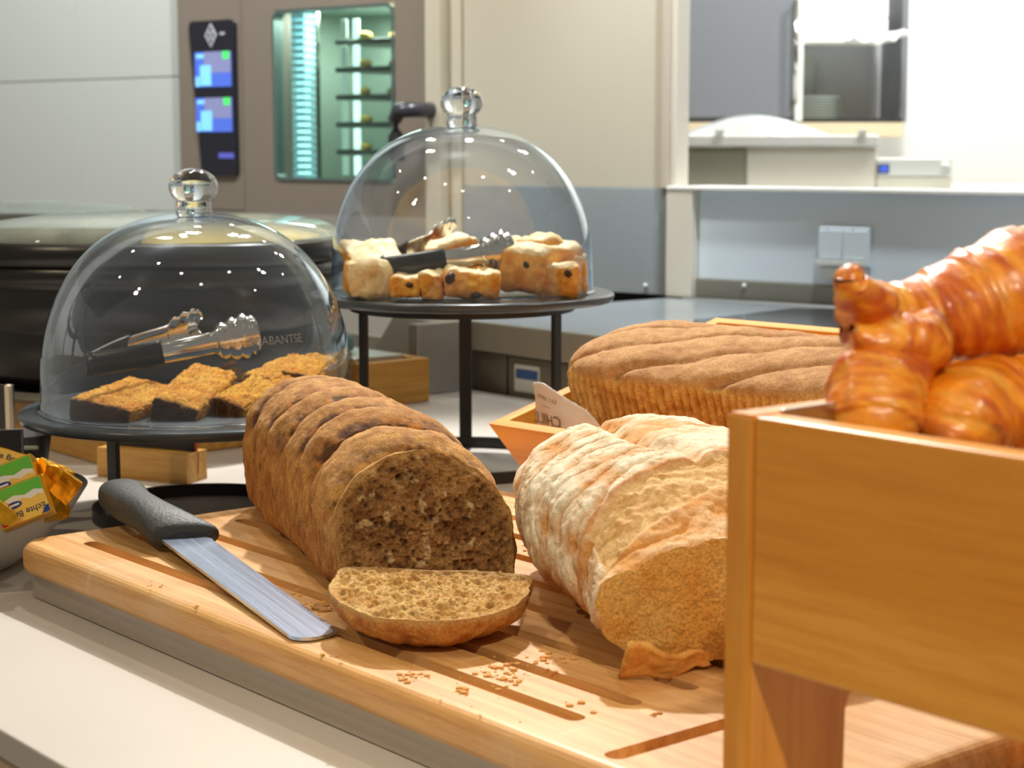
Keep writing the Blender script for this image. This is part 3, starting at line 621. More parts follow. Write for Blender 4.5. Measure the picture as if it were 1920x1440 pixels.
ct = mixc(ct, col(76, 38, 12), np.clip(sst(.34, .08, f + .35 * rag) + sst(.95, 1.0, f), 0, 1) * .92)
ct = mixc(ct, col(206, 128, 48), np.clip(sst(.3, .1, f), 0, 1) * np.clip(n2 * 3.5 - .5, 0, 1) * .85)
cs = mixc(col(184, 114, 44) * np.ones_like(P), col(218, 158, 78) * np.ones_like(P), np.clip(.5 + n2 + .25 * rib * .6, 0, 1))
cs = mixc(cs, col(98, 56, 20), np.clip(fbm(P * np.array([1, 1, .3]), 260, 3) * 2.4 - .55, 0, 1) * .8)
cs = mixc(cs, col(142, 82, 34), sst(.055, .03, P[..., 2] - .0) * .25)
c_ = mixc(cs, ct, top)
torn = sst(.055, .02, y - .22 * P[..., 2] + .012 * n3) * sst(.03, .06, P[..., 2] - .3 * x)
c_ = mixc(c_, col(198, 148, 80) * (1 + .35 * n2[..., None]), np.clip(torn * (.45 + 1.4 * (n2 + .15)), 0, 1))
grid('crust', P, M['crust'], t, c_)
def brown_crumb(P, r, h, hole):
    n = fbm(P, 70, 4); n2 = fbm(P + 5, 300, 3)
    c = mixc(col(142, 94, 44) * np.ones_like(P), col(192, 144, 84) * np.ones_like(P), np.clip(.42 + n * .9 + n2 * .6, 0, 1))
    c = mixc(c, col(84, 52, 24), np.clip(hole * 1.0, 0, .75)); c = mixc(c, col(222, 188, 134), np.clip(fbm(P + 9, 120, 3) * 4 - 1.3, 0, 1))
    return mixc(c, col(206, 158, 90), sst(.88, .97, r) * .6)
cutface('crumb', P[0], 130, M['crumb'], t, brown_crumb, .0045, (0, -1, .1), 1)
# --- fallen heel slice
sl_l, sl_r = at(640, 1060, .0775), at(1003, 1076, .0745)
ctr = (sl_l + sl_r) / 2; ex = (sl_r - sl_l).normalized(); ez = Vector((.02, -1, -.08)).normalized(); ez = (ez - ex * ez.dot(ex)).normalized(); ey = ez.cross(ex)
t = thing('bread_slice', 'thick heel slice of brown bread fallen flat before its loaf', 'bread slice', frame(ctr + Vector((0, 0, .0)), ex, ey if ey.z < 0 else -ey, ez))
WS = (sl_r - sl_l).length
P = loaf_base(.029, WS, .098, 60, 360, 7, 2.1, .028, True, .027, pw_=2.4)
P[..., 1] *= 1; nn = gnorm(P); nn = nn * np.sign((nn[..., 0] * P[..., 0] + nn[..., 2] * (P[..., 2] - .05)).mean())
n2 = fbm(P, 140, 4); P += nn * (.0014 * n2 + .0022 * fbm(P, 45, 3))[..., None]
c_ = mixc(col(182, 110, 40) * np.ones_like(P), col(214, 152, 74) * np.ones_like(P), np.clip(.5 + n2, 0, 1))
c_ = mixc(c_, col(208, 170, 110), sst(.006, .0, P[..., 1]) * .8)
grid('crust', P, M['crust'], t, c_)
def slice_crumb(P, r, h, hole):
    n = fbm(P, 60, 4); c = mixc(col(222, 168, 90) * np.ones_like(P), col(248, 208, 136) * np.ones_like(P), np.clip(.5 + n + .5 * fbm(P, 300, 2), 0, 1))
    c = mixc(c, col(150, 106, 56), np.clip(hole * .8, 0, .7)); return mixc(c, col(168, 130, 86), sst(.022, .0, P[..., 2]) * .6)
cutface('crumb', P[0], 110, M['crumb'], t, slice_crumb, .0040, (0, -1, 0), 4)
# --- floured white loaf
B0 = at(1098, 1268, BT); aB = Vector((-.17, .985, 0)).normalized(); pB = Vector((.985, .17, 0)).normalized()
LB, WB, HB = .335, .190, .112
MBl = frame(B0 + pB * (WB / 2 - .004) + Vector((0, 0, .002)), pB, aB, Vector((0, 0, 1)))
t = thing('white_loaf', 'round-topped white loaf dusted with flour beside the crate', 'bread', MBl)
P = loaf_base(LB, WB, HB, 380, 420, 2.7, 2.15, .058, True, .13, slant=.0, pw_=2.1)
y = P[..., 1].copy(); z = P[..., 2].copy(); x = P[..., 0].copy()
yf = y
# front narrows and slopes back toward the top
fr = sst(.09, .0, y); P[..., 0] *= 1 - .10 * fr; P[..., 2] *= 1 - .33 * fr ** 1.3
P[..., 0] *= 1 - .03 * np.sin(y * 30)
nn = gnorm(P); nn = nn * np.sign((nn[..., 0] * P[..., 0] + nn[..., 2] * (P[..., 2] - .05)).mean())
n1 = fbm(P, 12, 3); n2 = fbm(P, 45, 4); n3 = fbm(P, 150, 4)
ang = np.arctan2(z - .055, x)               # right side 0, top pi/2, left pi
left = sst(1.7, 2.1, ang) * (x < 0) + (x < 0) * (z < .055)
ridge = np.abs(np.sin(y * 2 * PI / .052 + ang * 3.4 + 5.0 * n1)); rd = (1 - ridge) ** 3
seam = np.exp(-((x + .020 + .02 * n1 + .10 * (y - .17)) / .009) ** 2) * sst(.05, .10, y) * sst(.33, .27, y) * (z > .06)
q = y - .33 * (x + .09) - .10 * z + .004 * n1; band = sst(.002, .008, q) * sst(.042, .036, q) * (z > .012) * (x > -.088)          # pale torn crumb band
band = np.clip(band, 0, 1)
d = .0035 * n2 + .0012 * n3 - .0040 * rd * (.04 + .90 * left) * (1 - band) - .007 * seam - .004 * band + .0025 * np.abs(n3) * band + .004 * n1
crack = np.clip(1 - np.abs(fbm(P, 55, 3)) * 16, 0, 1) * (1 - band); d -= .0008 * crack
P += nn * d[..., None]
fl = np.clip(.72 + 1.5 * n2 + .5 * n1 - .9 * sst(.055, .015, z) - .5 * rd, 0, 1)
c_ = mixc(col(206, 146, 78) * np.ones_like(P), col(240, 228, 202) * np.ones_like(P), fl)
c_ = mixc(c_, col(212, 160, 94), np.clip(crack * .7 + seam * .25, 0, 1)); c_ = mixc(c_, col(226, 168, 98), np.clip(n1 * 2.2 - .5, 0, .55) * (z > .07))
c_ = mixc(c_, col(186, 116, 46), sst(.05, .015, z + .01 * n2) * .75)
bc = mixc(col(208, 164, 98) * np.ones_like(P), col(238, 202, 146) * np.ones_like(P), np.clip(.5 + fbm(P * np.array([.5, 3, 1]), 90, 3) * 1.3, 0, 1))
edge = np.clip(1 - np.abs(q - .041) / .003, 0, 1) * (z > .03); c_ = mixc(c_, bc, band); c_ = mixc(c_, col(206, 132, 48), edge * .8)
front = sst(.006, .0, q); c_ = mixc(c_, col(224, 160, 76), front * .5)
grid('crust', P, M['flour'], t, c_)
def gold_crumb(P, r, h, hole):
    n = fbm(P, 40, 4); c = mixc(col(244, 178, 80) * np.ones_like(P), col(252, 206, 116) * np.ones_like(P), np.clip(.5 + n, 0, 1))
    return mixc(c, col(178, 112, 44), np.clip(hole * .25, 0, .3))
cutface('crumb', P[0], 120, M['crumb'], t, gold_crumb, .0012, (0, -1, 0), 8)
# torn flap at the foot of the cut
V = []; nx, ny = 26, 16; L0 = Vector((-WB / 2 + .012, -.004, .004))
Pf = np.zeros((nx, ny, 3))
for i in range(nx):
    for j in range(ny):
        u, v = i / (nx - 1), j / (ny - 1)
        Pf[i, j] = (-WB / 2 * .9 + .012 + .055 * u, -.002 - .020 * (1 - u) * (.3 + v) - .004 * math.sin(u * 5), .001 + .024 * v * (1 - u * .75) + .002 * math.sin(9 * u))
Pf += (.0012 * fbm(Pf, 150, 3))[..., None]
o = grid('torn_flap', Pf, M['flour'], t, mixc(col(206, 128, 44) * np.ones_like(Pf), col(238, 186, 100) * np.ones_like(Pf), np.clip(.5 + fbm(Pf, 120, 3), 0, 1)), wrap=False); o.modifiers.new('s', 'SOLIDIFY').thickness = .004
# ------------------------------------------------------------------ rear crate (tilted) with loaf and paper bag
cP = Vector((-.021, 1.60, .100)); cx_ = Vector((.707, -.707, 0)); tl = .222; cy_ = Vector((.689, .689, tl)).normalized(); cz_ = cx_.cross(cy_)
if cz_.z < 0: cz_ = -cz_
MC = frame(cP, cx_, cy_, cz_)      # origin: outer top corner at near left; x right-near, y right-away
CL, CWd, CD, CT = .44, .33, .052, .013
t = thing('bread_crate', 'tilted shallow oak crate with sloping sides holding a wholemeal loaf', 'crate', MC)
tp = .018
def flare(lo):  # panels lean inward toward the bottom
    return lo
def panel(name, pts_out_top, pts_out_bot, inward, m_):
    a, b = [Vector(p) for p in pts_out_top]; c, d = [Vector(p) for p in pts_out_bot]; inn = Vector(inward) * CT
    V = [a, b, b + inn, a + inn, c, d, d + inn, c + inn]; return mesh(name, V, [(0, 1, 2, 3), (4, 7, 6, 5), (0, 4, 5, 1), (1, 5, 6, 2), (2, 6, 7, 3), (3, 7, 4, 0)], m_, t)
panel('front_panel', ((0, 0, 0), (CL, 0, 0)), ((tp, tp, -CD), (CL - tp, tp, -CD)), (0, 1, 0), M['crate'])
panel('rear_panel', ((CL, CWd, 0), (0, CWd, 0)), ((CL - tp, CWd - tp, -CD), (tp, CWd - tp, -CD)), (0, -1, 0), M['crate'])
MY = wood('crate_oak_cross', (204, 142, 48), (224, 166, 66), (178, 112, 30), 'y', .4, sc=.8)
panel('side_panel', ((0, CWd - CT, 0), (0, CT, 0)), ((tp, CWd - CT - tp, -CD), (tp, CT + tp, -CD)), (1, 0, 0), MY)
panel('side_panel', ((CL, CT, 0), (CL, CWd - CT, 0)), ((CL - tp, CT + tp, -CD), (CL - tp, CWd - CT - tp, -CD)), (-1, 0, 0), MY)
mesh('bottom_board', [(tp, tp, -CD), (CL - tp, tp, -CD), (CL - tp, CWd - tp, -CD), (tp, CWd - tp, -CD), (tp, tp, -CD + .006), (CL - tp, tp, -CD + .006), (CL - tp, CWd - tp, -CD + .006), (tp, CWd - tp, -CD + .006)],
     [(0, 3, 2, 1), (4, 5, 6, 7), (0, 1, 5, 4), (1, 2, 6, 5), (2, 3, 7, 6), (3, 0, 4, 7)], M['crate'], t)
# support block under the crate
t = thing('crate_riser', 'flared oak riser under the tilted bread crate', 'riser', MC)
def low(x, y, dz):  # point below the crate floor, dropped vertically to the counter
    p = MC @ Vector((x, y, -CD)); return p
pts = [(tp * .6, tp * .6), (CL - tp, tp * .6), (CL - tp, CWd - tp), (tp * .6, CWd - tp)]
Vt = [MC.inverted() @ (low(a, b, 0) - Vector((0, 0, .0012))) for a, b in pts]
Vb = []
for a, b in pts:
    q_ = low(a, b, 0); cc = MC @ Vector((CL / 2, CWd / 2, -CD)); d_ = (Vector((cc.x, cc.y, 0)) - Vector((q_.x, q_.y, 0))).normalized() * .016
    Vb.append(MC.inverted() @ Vector((q_.x + d_.x, q_.y + d_.y, .0005)))
mesh('riser_block', Vt + Vb, [(0, 1, 2, 3), (4, 7, 6, 5), (0, 4, 5, 1), (1, 5, 6, 2), (2, 6, 7, 3), (3, 7, 4, 0)], M['crate'], t)
# wholemeal loaf: axis along -x local of the crate
LC, WC, HC = .325, .14, .092
cp0 = MC @ Vector((.012, .135, -CD + .007))
ML = frame(cp0, -cy_, cx_, cz_)     # local y = along crate x
t = thing('wholemeal_loaf', 'uncut wholemeal tin loaf with slashed top, in the tilted oak crate', 'bread', ML)
P = loaf_base(LC, WC, HC, 360, 330, 7, 2.5, .071, False, .06, .07, pw_=2.6)
y = P[..., 1].copy(); x = P[..., 0].copy(); z = P[..., 2].copy()
flx = 1 + .0 * z; P[..., 0] = x * (.9 + .12 * np.clip(z / .075, 0, 1)); P[..., 1] = y
nn = gnorm(P); nn = nn * np.sign((nn[..., 0] * P[..., 0] + nn[..., 2] * (P[..., 2] - .05)).mean())
top = sst(.071, .080, z + .004 * fbm(P, 30, 3)); n2 = fbm(P, 130, 4); n1 = fbm(P, 22, 3)
ph = (y * .62 + 1.1 * x + .010 * fbm(P, 18, 2)) / .060 + .25; f = ph - np.floor(ph)
sl_ = np.exp(-((f - .5) / .09) ** 2); rib = np.sin(y * 2 * PI / .0085 + 1.2 * fbm(P, 30, 2)); sd = (1 - top) * sst(.004, .02, z)
lip = np.exp(-((z - .076) / .006) ** 2)
d = top * (.003 * np.sin(PI * ((f + .5) % 1)) - .0035 * sl_) + .0028 * n1 + .001 * n2 + sd * (.0011 * rib + .0012 * fbm(P, 220, 2)) - .002 * lip
P += nn * d[..., None]
ct = mixc(col(176, 124, 70) * np.ones_like(P), col(206, 158, 102) * np.ones_like(P), np.clip(.5 + n2 * .9 + n1 * .6, 0, 1)); ct = mixc(ct, col(120, 70, 28), np.clip(np.exp(-((f - .52) / .028) ** 2) * top * (1 + n2 * 2), 0, 1) * .85)
cs = mixc(col(186, 124, 48) * np.ones_like(P), col(226, 176, 92) * np.ones_like(P), np.clip(.55 + n2 * .8 + .25 * rib, 0, 1)); cs = mixc(cs, col(236, 190, 104), lip * .6)
grid('crust', P, M['crust'], t, mixc(cs, ct, top))
# paper bag
t = thing('paper_bag', 'crumpled white paper sandwich bag with see-through grey print', 'bag', MC)
nx, ny = 60, 24; Pg = np.zeros((nx, ny, 3))
for i in range(nx):
    u = i / (nx - 1)
    for j in range(ny):
        v = j / (ny - 1); zt_ = .027 - .052 * sst(.12, 1.0, u) + .002 * math.sin(u * 14)
        Pg[i, j] = (.022 + .12 * u, .030 + .012 * v + .003 * math.sin(u * 9 + v * 3) - .006 * u, -.046 + (zt_ + .046) * v)
Pg[..., 1] += .0022 * fbm(Pg, 60, 3)
o = grid('bag_sheet', Pg, M['paper'], t, wrap=False); o.modifiers.new('s', 'SOLIDIFY').thickness = .001
def bagtext(s, size, u, z, rz=0):
    o = text('print', s, size, Matrix.Identity(4), M['ink'], t, 0)
    for v in o.data.vertices:
        xx, yy = -v.co.x, v.co.y; uu = u + (xx * math.cos(rz)) / .12; zz = z + yy - xx * math.sin(rz); zt2 = .027 - .052 * sst(.12, 1.0, uu) + .002 * math.sin(uu * 14); vv = (zz + .046) / (zt2 + .046)
        v.co = (.022 + .12 * uu, .030 + .012 * vv + .003 * math.sin(uu * 9 + vv * 3) - .006 * uu - .0024, zz)
    return o
bagtext('CHILL', .0150, .15, -.004); bagtext('EAT. DRINK.', .0050, .16, .016, .12); bagtext('~~~', .0065, .16, .009, .12)
# ------------------------------------------------------------------ front crate with croissants
fP = at(1362, 772, .2355); fP = aty(1362, 772, .74)
ex_, ey_ = e1, e2
MF = frame((fP.x, fP.y, 0), e1, e2, Vector((0, 0, 1)))
zr = fP.z; FH = .1035; FT = .0150; FLn = .36; FDp = .30
t = thing('croissant_crate', 'tall-legged oak display crate full of croissants', 'crate', MF)
bm = bmesh.new()
# left end panel with legs and rounded arch
def arch(x0, x1):
    b = bmesh.new(); lw_ = .062; r = .02; zt2 = zr - FH - .012
    P = [(0, .0005), (lw_, .0005), (lw_, zt2 - r)] + [(lw_ + r - r * math.cos(a), zt2 - r + r * math.sin(a)) for a in np.linspace(0, PI / 2, 7)[1:]]
    P += [(FDp - lw_ - r + r * math.cos(a), zt2 - r + r * math.sin(a)) for a in np.linspace(PI / 2, 0, 7)] + [(FDp - lw_, .0005), (FDp, .0005), (FDp, zr), (0, zr)]
    extrude_poly(b, P, x0, x1, 'x'); bmesh.ops.bevel(b, geom=[e for e in b.edges], offset=.0012, segments=2, affect='EDGES'); return b
from_bm('end_panel', arch(0, FT), M['crate_z'], t); from_bm('end_panel', arch(FLn - FT, FLn), M['crate_z'], t)
box('front_panel', FT + .0004, FLn - FT, .0005, FT, zr - FH, zr - .0003, M['crate'], t, bev=.0012)
box('rear_panel', FT + .0004, FLn - FT, FDp - FT, FDp - .0005, zr - FH, zr - .0003, M['crate'], t, bev=.0012)
box('bottom_board', FT + .0004, FLn - FT, FT, FDp - FT, zr - FH + .012, zr - FH + .02, M['crate'], t, bev=.0005)
tray_l = thing('crate_liner', 'thin grey steel liner inside the croissant crate', 'liner', MF)
box('liner_wall', FT + .0006, FT + .0025, FT + .001, FDp - FT - .001, zr - FH + .021, zr + .0015, M['steel'], tray_l, bev=.0003)
box('liner_floor', FT + .003, FLn - FT - .001, FT + .001, FDp - FT - .001, zr - FH + .0205, zr - FH + .0215, M['steel'], tray_l, bev=0)
def croissant(name, label, pts, rad, steps, seed, flat=.85, twist=1.0, group='croissants in the crate'):
    pts = [np.array(p, float) for p in pts]; n = 150; m_ = 72
    tt = np.linspace(0, len(pts) - 1, n)
    def cr(t):
        i = min(int(t), len(pts) - 2); f_ = t - i; p0 = pts[max(i - 1, 0)]; p1 = pts[i]; p2 = pts[i + 1]; p3 = pts[min(i + 2, len(pts) - 1)]
        return .5 * ((2 * p1) + (p2 - p0) * f_ + (2 * p0 - 5 * p1 + 4 * p2 - p3) * f_ ** 2 + (-p0 + 3 * p1 - 3 * p2 + p3) * f_ ** 3)
    Cn = np.array([cr(t) for t in tt]); R = np.interp(tt, np.arange(len(rad)), rad); T = np.gradient(Cn, axis=0); T /= np.linalg.norm(T, axis=1)[:, None]
    up = np.array([0, 0, 1.]); Sd = np.cross(T, up); Sd /= np.linalg.norm(Sd, axis=1)[:, None]; U = np.cross(Sd, T); a = np.linspace(0, 2 * PI, m_, endpoint=False)
    u = np.linspace(0, 1, n)[:, None]; ph = u * steps + .35 * np.sin(a + seed)[None] * twist + .05 * np.sin(2 * a + seed)[None]
    sgn = np.where(u < .5, ph, steps - ph); f_ = sgn - np.floor(sgn)
    k = 1 + .17 * (f_ - .5) * -1 * sst(0, .06, u) - .10 * (1 - sst(0, .12, f_))
    stv = np.stack([u * steps * 3.2 + .5 * np.sin(a)[None] * twist, np.cos(a)[None] * .55 + 0 * u, np.sin(a)[None] * .55 + 0 * u], -1) + seed
    stk = fbm(stv, 1.6, 3, .6)
    k = 1 + .085 * (.5 - f_) - .02 * (1 - sst(0, .10, f_)) + .035 * stk
    Rr = R[:, None] * k
    P = Cn[:, None] + (Sd[:, None] * np.cos(a)[None, :, None] + U[:, None] * np.sin(a)[None, :, None] * flat) * Rr[..., None]
    ns = fbm(P + seed, 40, 4); ns2 = fbm(P + seed, 130, 3); nn = gnorm(P); ctr_ = Cn[:, None]; nn *= np.sign(((P - ctr_) * nn).sum(-1).mean()); P = P + nn * (.0018 * ns + .0006 * ns2)[..., None]
    c_ = mixc(col(248, 154, 28) * np.ones_like(P), col(204, 88, 8) * np.ones_like(P), np.clip(.34 + .5 * ns + 1.5 * stk + .3 * (.5 - f_), 0, 1))
    c_ = mixc(c_, col(250, 182, 70), np.clip(sst(.7, .98, f_) * (.45 + ns2) + np.clip(-stk * 2.2 - .35, 0, 1), 0, 1) * .8); tip = np.clip(sst(.10, .0, u) + sst(.90, 1, u), 0, 1) * np.ones_like(f_)
    c_ = mixc(c_, col(132, 50, 12), tip * .75); c_ = mixc(c_, col(150, 66, 12), np.clip(fbm(P * 1 + 3, 22, 2) * 1.5 - .35, 0, .6))
    tob = thing(name, label, 'croissant', Matrix.Translation(Vector(Cn[n // 2])), group)
    grid('pastry', P - Cn[n // 2], M['croi'], tob, c_); return tob, Cn
def S3(px, py, Y): return tuple(aty(px, py, Y))
croissant('croissant', 'top glossy croissant lying across the others with two curled tips', [S3(1590, 585, .80), S3(1630, 596, .80), S3(1700, 602, .81), S3(1800, 580, .82), S3(1910, 548, .83), S3(2040, 520, .85), S3(2160, 560, .88)], [.014, .0195, .0205, .0275, .0345, .035, .012], 7, 1)
tp_, _ = croissant('croissant', 'x', [S3(1622, 580, .790), S3(1606, 552, .783), S3(1592, 524, .780), S3(1610, 506, .783)], [.015, .0105, .0075, .003], 1.4, 5)
tp2, _ = croissant('croissant', 'x', [S3(1740, 635, .79), S3(1690, 646, .782), S3(1640, 642, .775), S3(1594, 614, .772)], [.016, .0160, .0115, .003], 1.4, 9)
main_c = [o for o in C.objects if o.name == 'croissant'][0]
for q_ in (tp_, tp2):
    for ch in list(q_.children):
        mw = Matrix.Translation(q_.location - main_c.location); ch.parent = main_c; ch.matrix_local = mw; ch.name = 'tip'; ch['label'] = 'dark baked curled tip'
    bpy.data.objects.remove(q_)
croissant('croissant', 'upright croissant at the left inside the crate, under the top one', [S3(1640, 860, .762), S3(1640, 790, .762), S3(1648, 715, .775), S3(1690, 660, .80), S3(1760, 655, .84)], [.018, .0205, .0205, .019, .01], 5, 3)
croissant('croissant', 'lower croissant leaning on the crate front with broken yellow flakes', [S3(1745, 850, .765), S3(1795, 785, .775), S3(1860, 762, .795), S3(1950, 778, .80), S3(2060, 810, .82)], [.014, .023, .026, .028, .014], 5, 6)
# ------------------------------------------------------------------ stands and domes
def dome_stand(cx, cy, ptop, legs, lab, rp, glab, Rd=.140, Hd=.176, off=(0, 0), k_=1.0, rr=.121):
    Rd *= k_; Hd *= k_; rp *= k_
    Mx = Matrix.Translation((cx, cy, 0))
    t = thing('cake_stand', lab, 'cake stand', Mx)
    th = .0085
    lathe('plate', [(.0005, ptop), (rp - .003, ptop), (rp - .0008, ptop - .0012), (rp, ptop - .003), (rp - .002, ptop - th), (rp - .006, ptop - th - .001), (.0005, ptop - th - .001)], M['plate'], t, n=128)
    z2 = ptop - th - .0015
    lathe('top_ring', [(rr, z2), (rr, z2 - .009), (rr - .004, z2 - .009), (rr - .004, z2)], M['black'], t, n=96, closed=True, smooth=False)
    lathe('base_ring', [(rr, .0005), (rr, .0125), (rr - .004, .0125), (rr - .004, .0005)], M['black'], t, n=96, closed=True, smooth=False)
    for a in legs:
        a = math.radians(a); bm = bmesh.new(); add_box(bm, -.0025, .0025, -.0072, .0072, .0125, z2 - .0088, .0008, 1)
        o = from_bm('leg', bm, M['black'], t); o.matrix_local = Matrix.Translation(((rr - .002) * math.cos(a), (rr - .002) * math.sin(a), 0)) @ Matrix.Rotation(a, 4, 'Z')
    g = thing('glass_dome', glab, 'cake dome', Matrix.Translation((cx + off[0], cy + off[1], ptop)))
    prof = [(Rd + .0005, .0006), (Rd + .0012, .002), (Rd, .005)]
    for k in range(1, 41):
        a = k / 40 * PI / 2; rr_ = Rd * math.cos(a) ** .84; zz_ = .030 + (Hd - .030) * math.sin(a) ** .98
        if k == 1: prof += [(Rd - .0003, .015), (Rd - .001, .030)]
        prof.append((max(rr_ - .001, .014), zz_))
    prof = [p for p in prof if p[0] > .0141] + [(.014, Hd + .0005)]
    lathe('dome', prof, M['glass'], g, n=160)
    lathe('rim_bead', [(Rd + .0016 + .0016 * math.cos(a), .0018 + .0016 * math.sin(a)) for a in np.linspace(0, 2 * PI, 10, endpoint=False)], M['knob'], g, n=120, closed=True)
    rr2 = [.0004, .0160, .0166, .0166, .0160, .0158]; zz2 = [0, .0004, .002, .009, .0125, .0145]
    for a in np.linspace(math.radians(-46), PI / 2, 30): rr2.append(max(.0004, .0228 * math.cos(a))); zz2.append(.0275 + .0172 * math.sin(a))
    rr2 = np.array(rr2); zz2 = np.array(zz2)
    lathe('knob', list(zip(rr2, zz2 + Hd - .004)), M['knob'], g, n=64)
    return t, g
PL = (-.2935, 1.68); PR = (-.0535, 1.952)
sL, gL = dome_stand(PL[0], PL[1], .1044, (229, 67, 345), 'low black round cake stand carrying spice cake slices', .160, 'glass dome with ball knob over the spice cake slices', k_=1.025, rr=.100)
sR, gR = dome_stand(PR[0], PR[1], .190, (90, 211, 327), 'taller black round cake stand carrying raisin bread pieces', .164, 'glass dome with ball knob over the raisin bread', Rd=.141, Hd=.178)
# white lettering and triangles laid on the surface of the left dome
o = text('lettering', 'BRABANTSE', .0105, Matrix.Identity(4), plain('lettering_white', (190, 196, 200), .5), gL, .0001)
bm = bmesh.new()
for tri in (((-.046, .012), (-.034, .014), (-.041, .002)), ((-.054, .013), (-.046, .009), (-.046, .013)), ((-.054, .006), (-.045, .006), (-.046, .002))):
    extrude_poly(bm, [(a_, b_) for a_, b_ in tri], 0, .0001)
me_ = bpy.data.meshes.new('tmp'); bm.to_mesh(me_); bm2 = bmesh.new(); bm2.from_mesh(o.data); bm2.from_mesh(me_); bm2.to_mesh(o.data); bm.free(); bm2.free()
for v in o.data.vertices:
    a = math.radians(-90 + 40) + v.co.x / .1435; zz_ = .073 + v.co.y; ca_ = math.asin(min(1, max(0, (zz_ - .03) / .151))); R_ = .1428 * math.cos(ca_) ** .84 + .0004; v.co = (R_ * math.cos(a), R_ * math.sin(a), zz_)
# ------------------------------------------------------------------ tongs
def tongs(label, hinge, nearend, farend, w0=.020, head=.034, split=.42):
    h = Vector(hinge); t = thing('serving_tongs', label, 'tongs', Matrix.Translation(h)); up = Vector((0, 0, 1))
    gap = (Vector(farend) - Vector(nearend)).normalized()
    for nm, e, sgn in (('n', Vector(nearend) - h, -1), ('f', Vector(farend) - h, 1)):
        ax = e.normalized(); side = ax.cross(up).normalized(); upv = side.cross(ax).normalized(); Ln = e.length
        def strip(t0, t1, n, name, m_, extra, thick):
            Vs = []; nj = 9
            for i in range(n):
                tt = t0 + (t1 - t0) * i / (n - 1)
                ww = w0 * (.85 + .15 * tt) if tt < .72 else w0 + (head - w0) * math.sin(min(1, (tt - .72) / .2) * PI / 2)
                if tt > .93: ww *= max(.25, math.sqrt(max(0, 1 - ((tt - .93) / .075) ** 2)))
                scal = .0030 * abs(math.sin((tt - .74) * 46)) if tt > .74 else 0
                for j in range(nj):
                    v = (j / (nj - 1) * 2 - 1); off = (.0045 * (1 - v * v) + .0) * (1 if tt < .75 else 1.7) * sgn
                    bulge = .012 * math.sin(PI * min(1, tt * 1.1)) * sgn
                    Vs.append(ax * (Ln * tt) + upv * v * (ww / 2 + scal + extra) + side * -(off + bulge) * 1.0)
            o = mesh(name, Vs, [(i * nj + j, i * nj + j + 1, (i + 1) * nj + j + 1, (i + 1) * nj + j) for i in range(n - 1) for j in range(nj - 1)], m_, t, smooth=True)
            md = o.modifiers.new('s', 'SOLIDIFY'); md.thickness = thick; md.offset = 0
        strip(.0, split, 16, 'grip', M['grip'], .0012, .0030); strip(split - .01, 1.0, 90, 'arm', M['polish'], 0, .0012)
    # spring bend
    d1 = (Vector(nearend) - h).normalized(); d2 = (Vector(farend) - h).normalized(); V = []; n = 9
    for i in range(n):
        a = i / (n - 1); p = (d1 * (1 - a) + d2 * a).normalized() * (-.004 * math.sin(PI * a))
        for j in (-1, 1): V.append(p + Vector((0, 0, j * w0 * .47)) + (d2 - d1) * (.012 * (a - .5)))
    o = mesh('spring_bend', V, [(2 * i, 2 * i + 1, 2 * i + 3, 2 * i + 2) for i in range(n - 1)], M['grip'], t, smooth=True); md = o.modifiers.new('s', 'SOLIDIFY'); md.thickness = .003; md.offset = 0
    return t
tongs('steel tongs with black grips lying on the spice cake', aty(172, 683, 1.585), aty(486, 625, 1.616), aty(382, 612, 1.745))
tongs('steel tongs with black grips lying on the raisin bread', aty(716, 503, 1.85), aty(965, 468, 1.87), aty(858, 438, 2.02), w0=.022, head=.036, split=.47)
# ------------------------------------------------------------------ spice cake slices
def cake(label, M4, Lx=.062, Ly=.095, Tz=.022, seed=0):
    t = thing('cake_slice', label, 'cake', M4, 'spice cake slices under the low dome')
    bm = bmesh.new(); bmesh.ops.create_cube(bm, size=1); bmesh.ops.subdivide_edges(bm, edges=bm.edges, cuts=34, use_grid_fill=True)
    V = np.array([v.co[:] for v in bm.verts]); Q = V * np.array([Lx, Ly, Tz]); r = .006
    inner = np.clip(Q, -np.array([Lx, Ly, Tz]) / 2 + r, np.array([Lx, Ly, Tz]) / 2 - r); dv = Q - inner; l = np.linalg.norm(dv, axis=1, keepdims=True); Q = inner + dv / np.maximum(l, 1e-9) * r
    nrm = dv / np.maximum(l, 1e-9); S_ = Q + seed; hole = np.clip(1 - worley(S_, 330) / .5, 0, 1); Q = Q + nrm * (.0022 * fbm(S_, 60, 3) + .0018 * fbm(S_, 330, 3) - .0016 * hole)[:, None]
    for v, q_ in zip(bm.verts, Q): v.co = q_
    me = bpy.data.meshes.new('crumb'); bm.to_mesh(me); bm.free(); ca = me.color_attributes.new('Col', 'FLOAT_COLOR', 'POINT')
    n_ = fbm(S_, 90, 4); c_ = mixc(col(232, 150, 36) * np.ones_like(Q), col(252, 192, 70) * np.ones_like(Q), np.clip(.5 + n_ + .5 * fbm(S_, 400, 2), 0, 1)); c_ = mixc(c_, col(150, 84, 20), np.clip(hole, 0, .8))
    crust = np.clip(sst(Ly / 2 - .0045, Ly / 2 - .002, -V[:, 1] * Ly) + sst(Ly / 2 - .004, Ly / 2 - .001, V[:, 1] * Ly) , 0, 1); c_ = mixc(c_, col(74, 40, 18), crust)
    cc = np.ones((len(Q), 4), np.float32); cc[:, :3] = np.clip(c_, 0, 1); ca.data.foreach_set('color', cc.reshape(-1)); link('crumb', me, M['cake'], t, smooth=True)
    return t
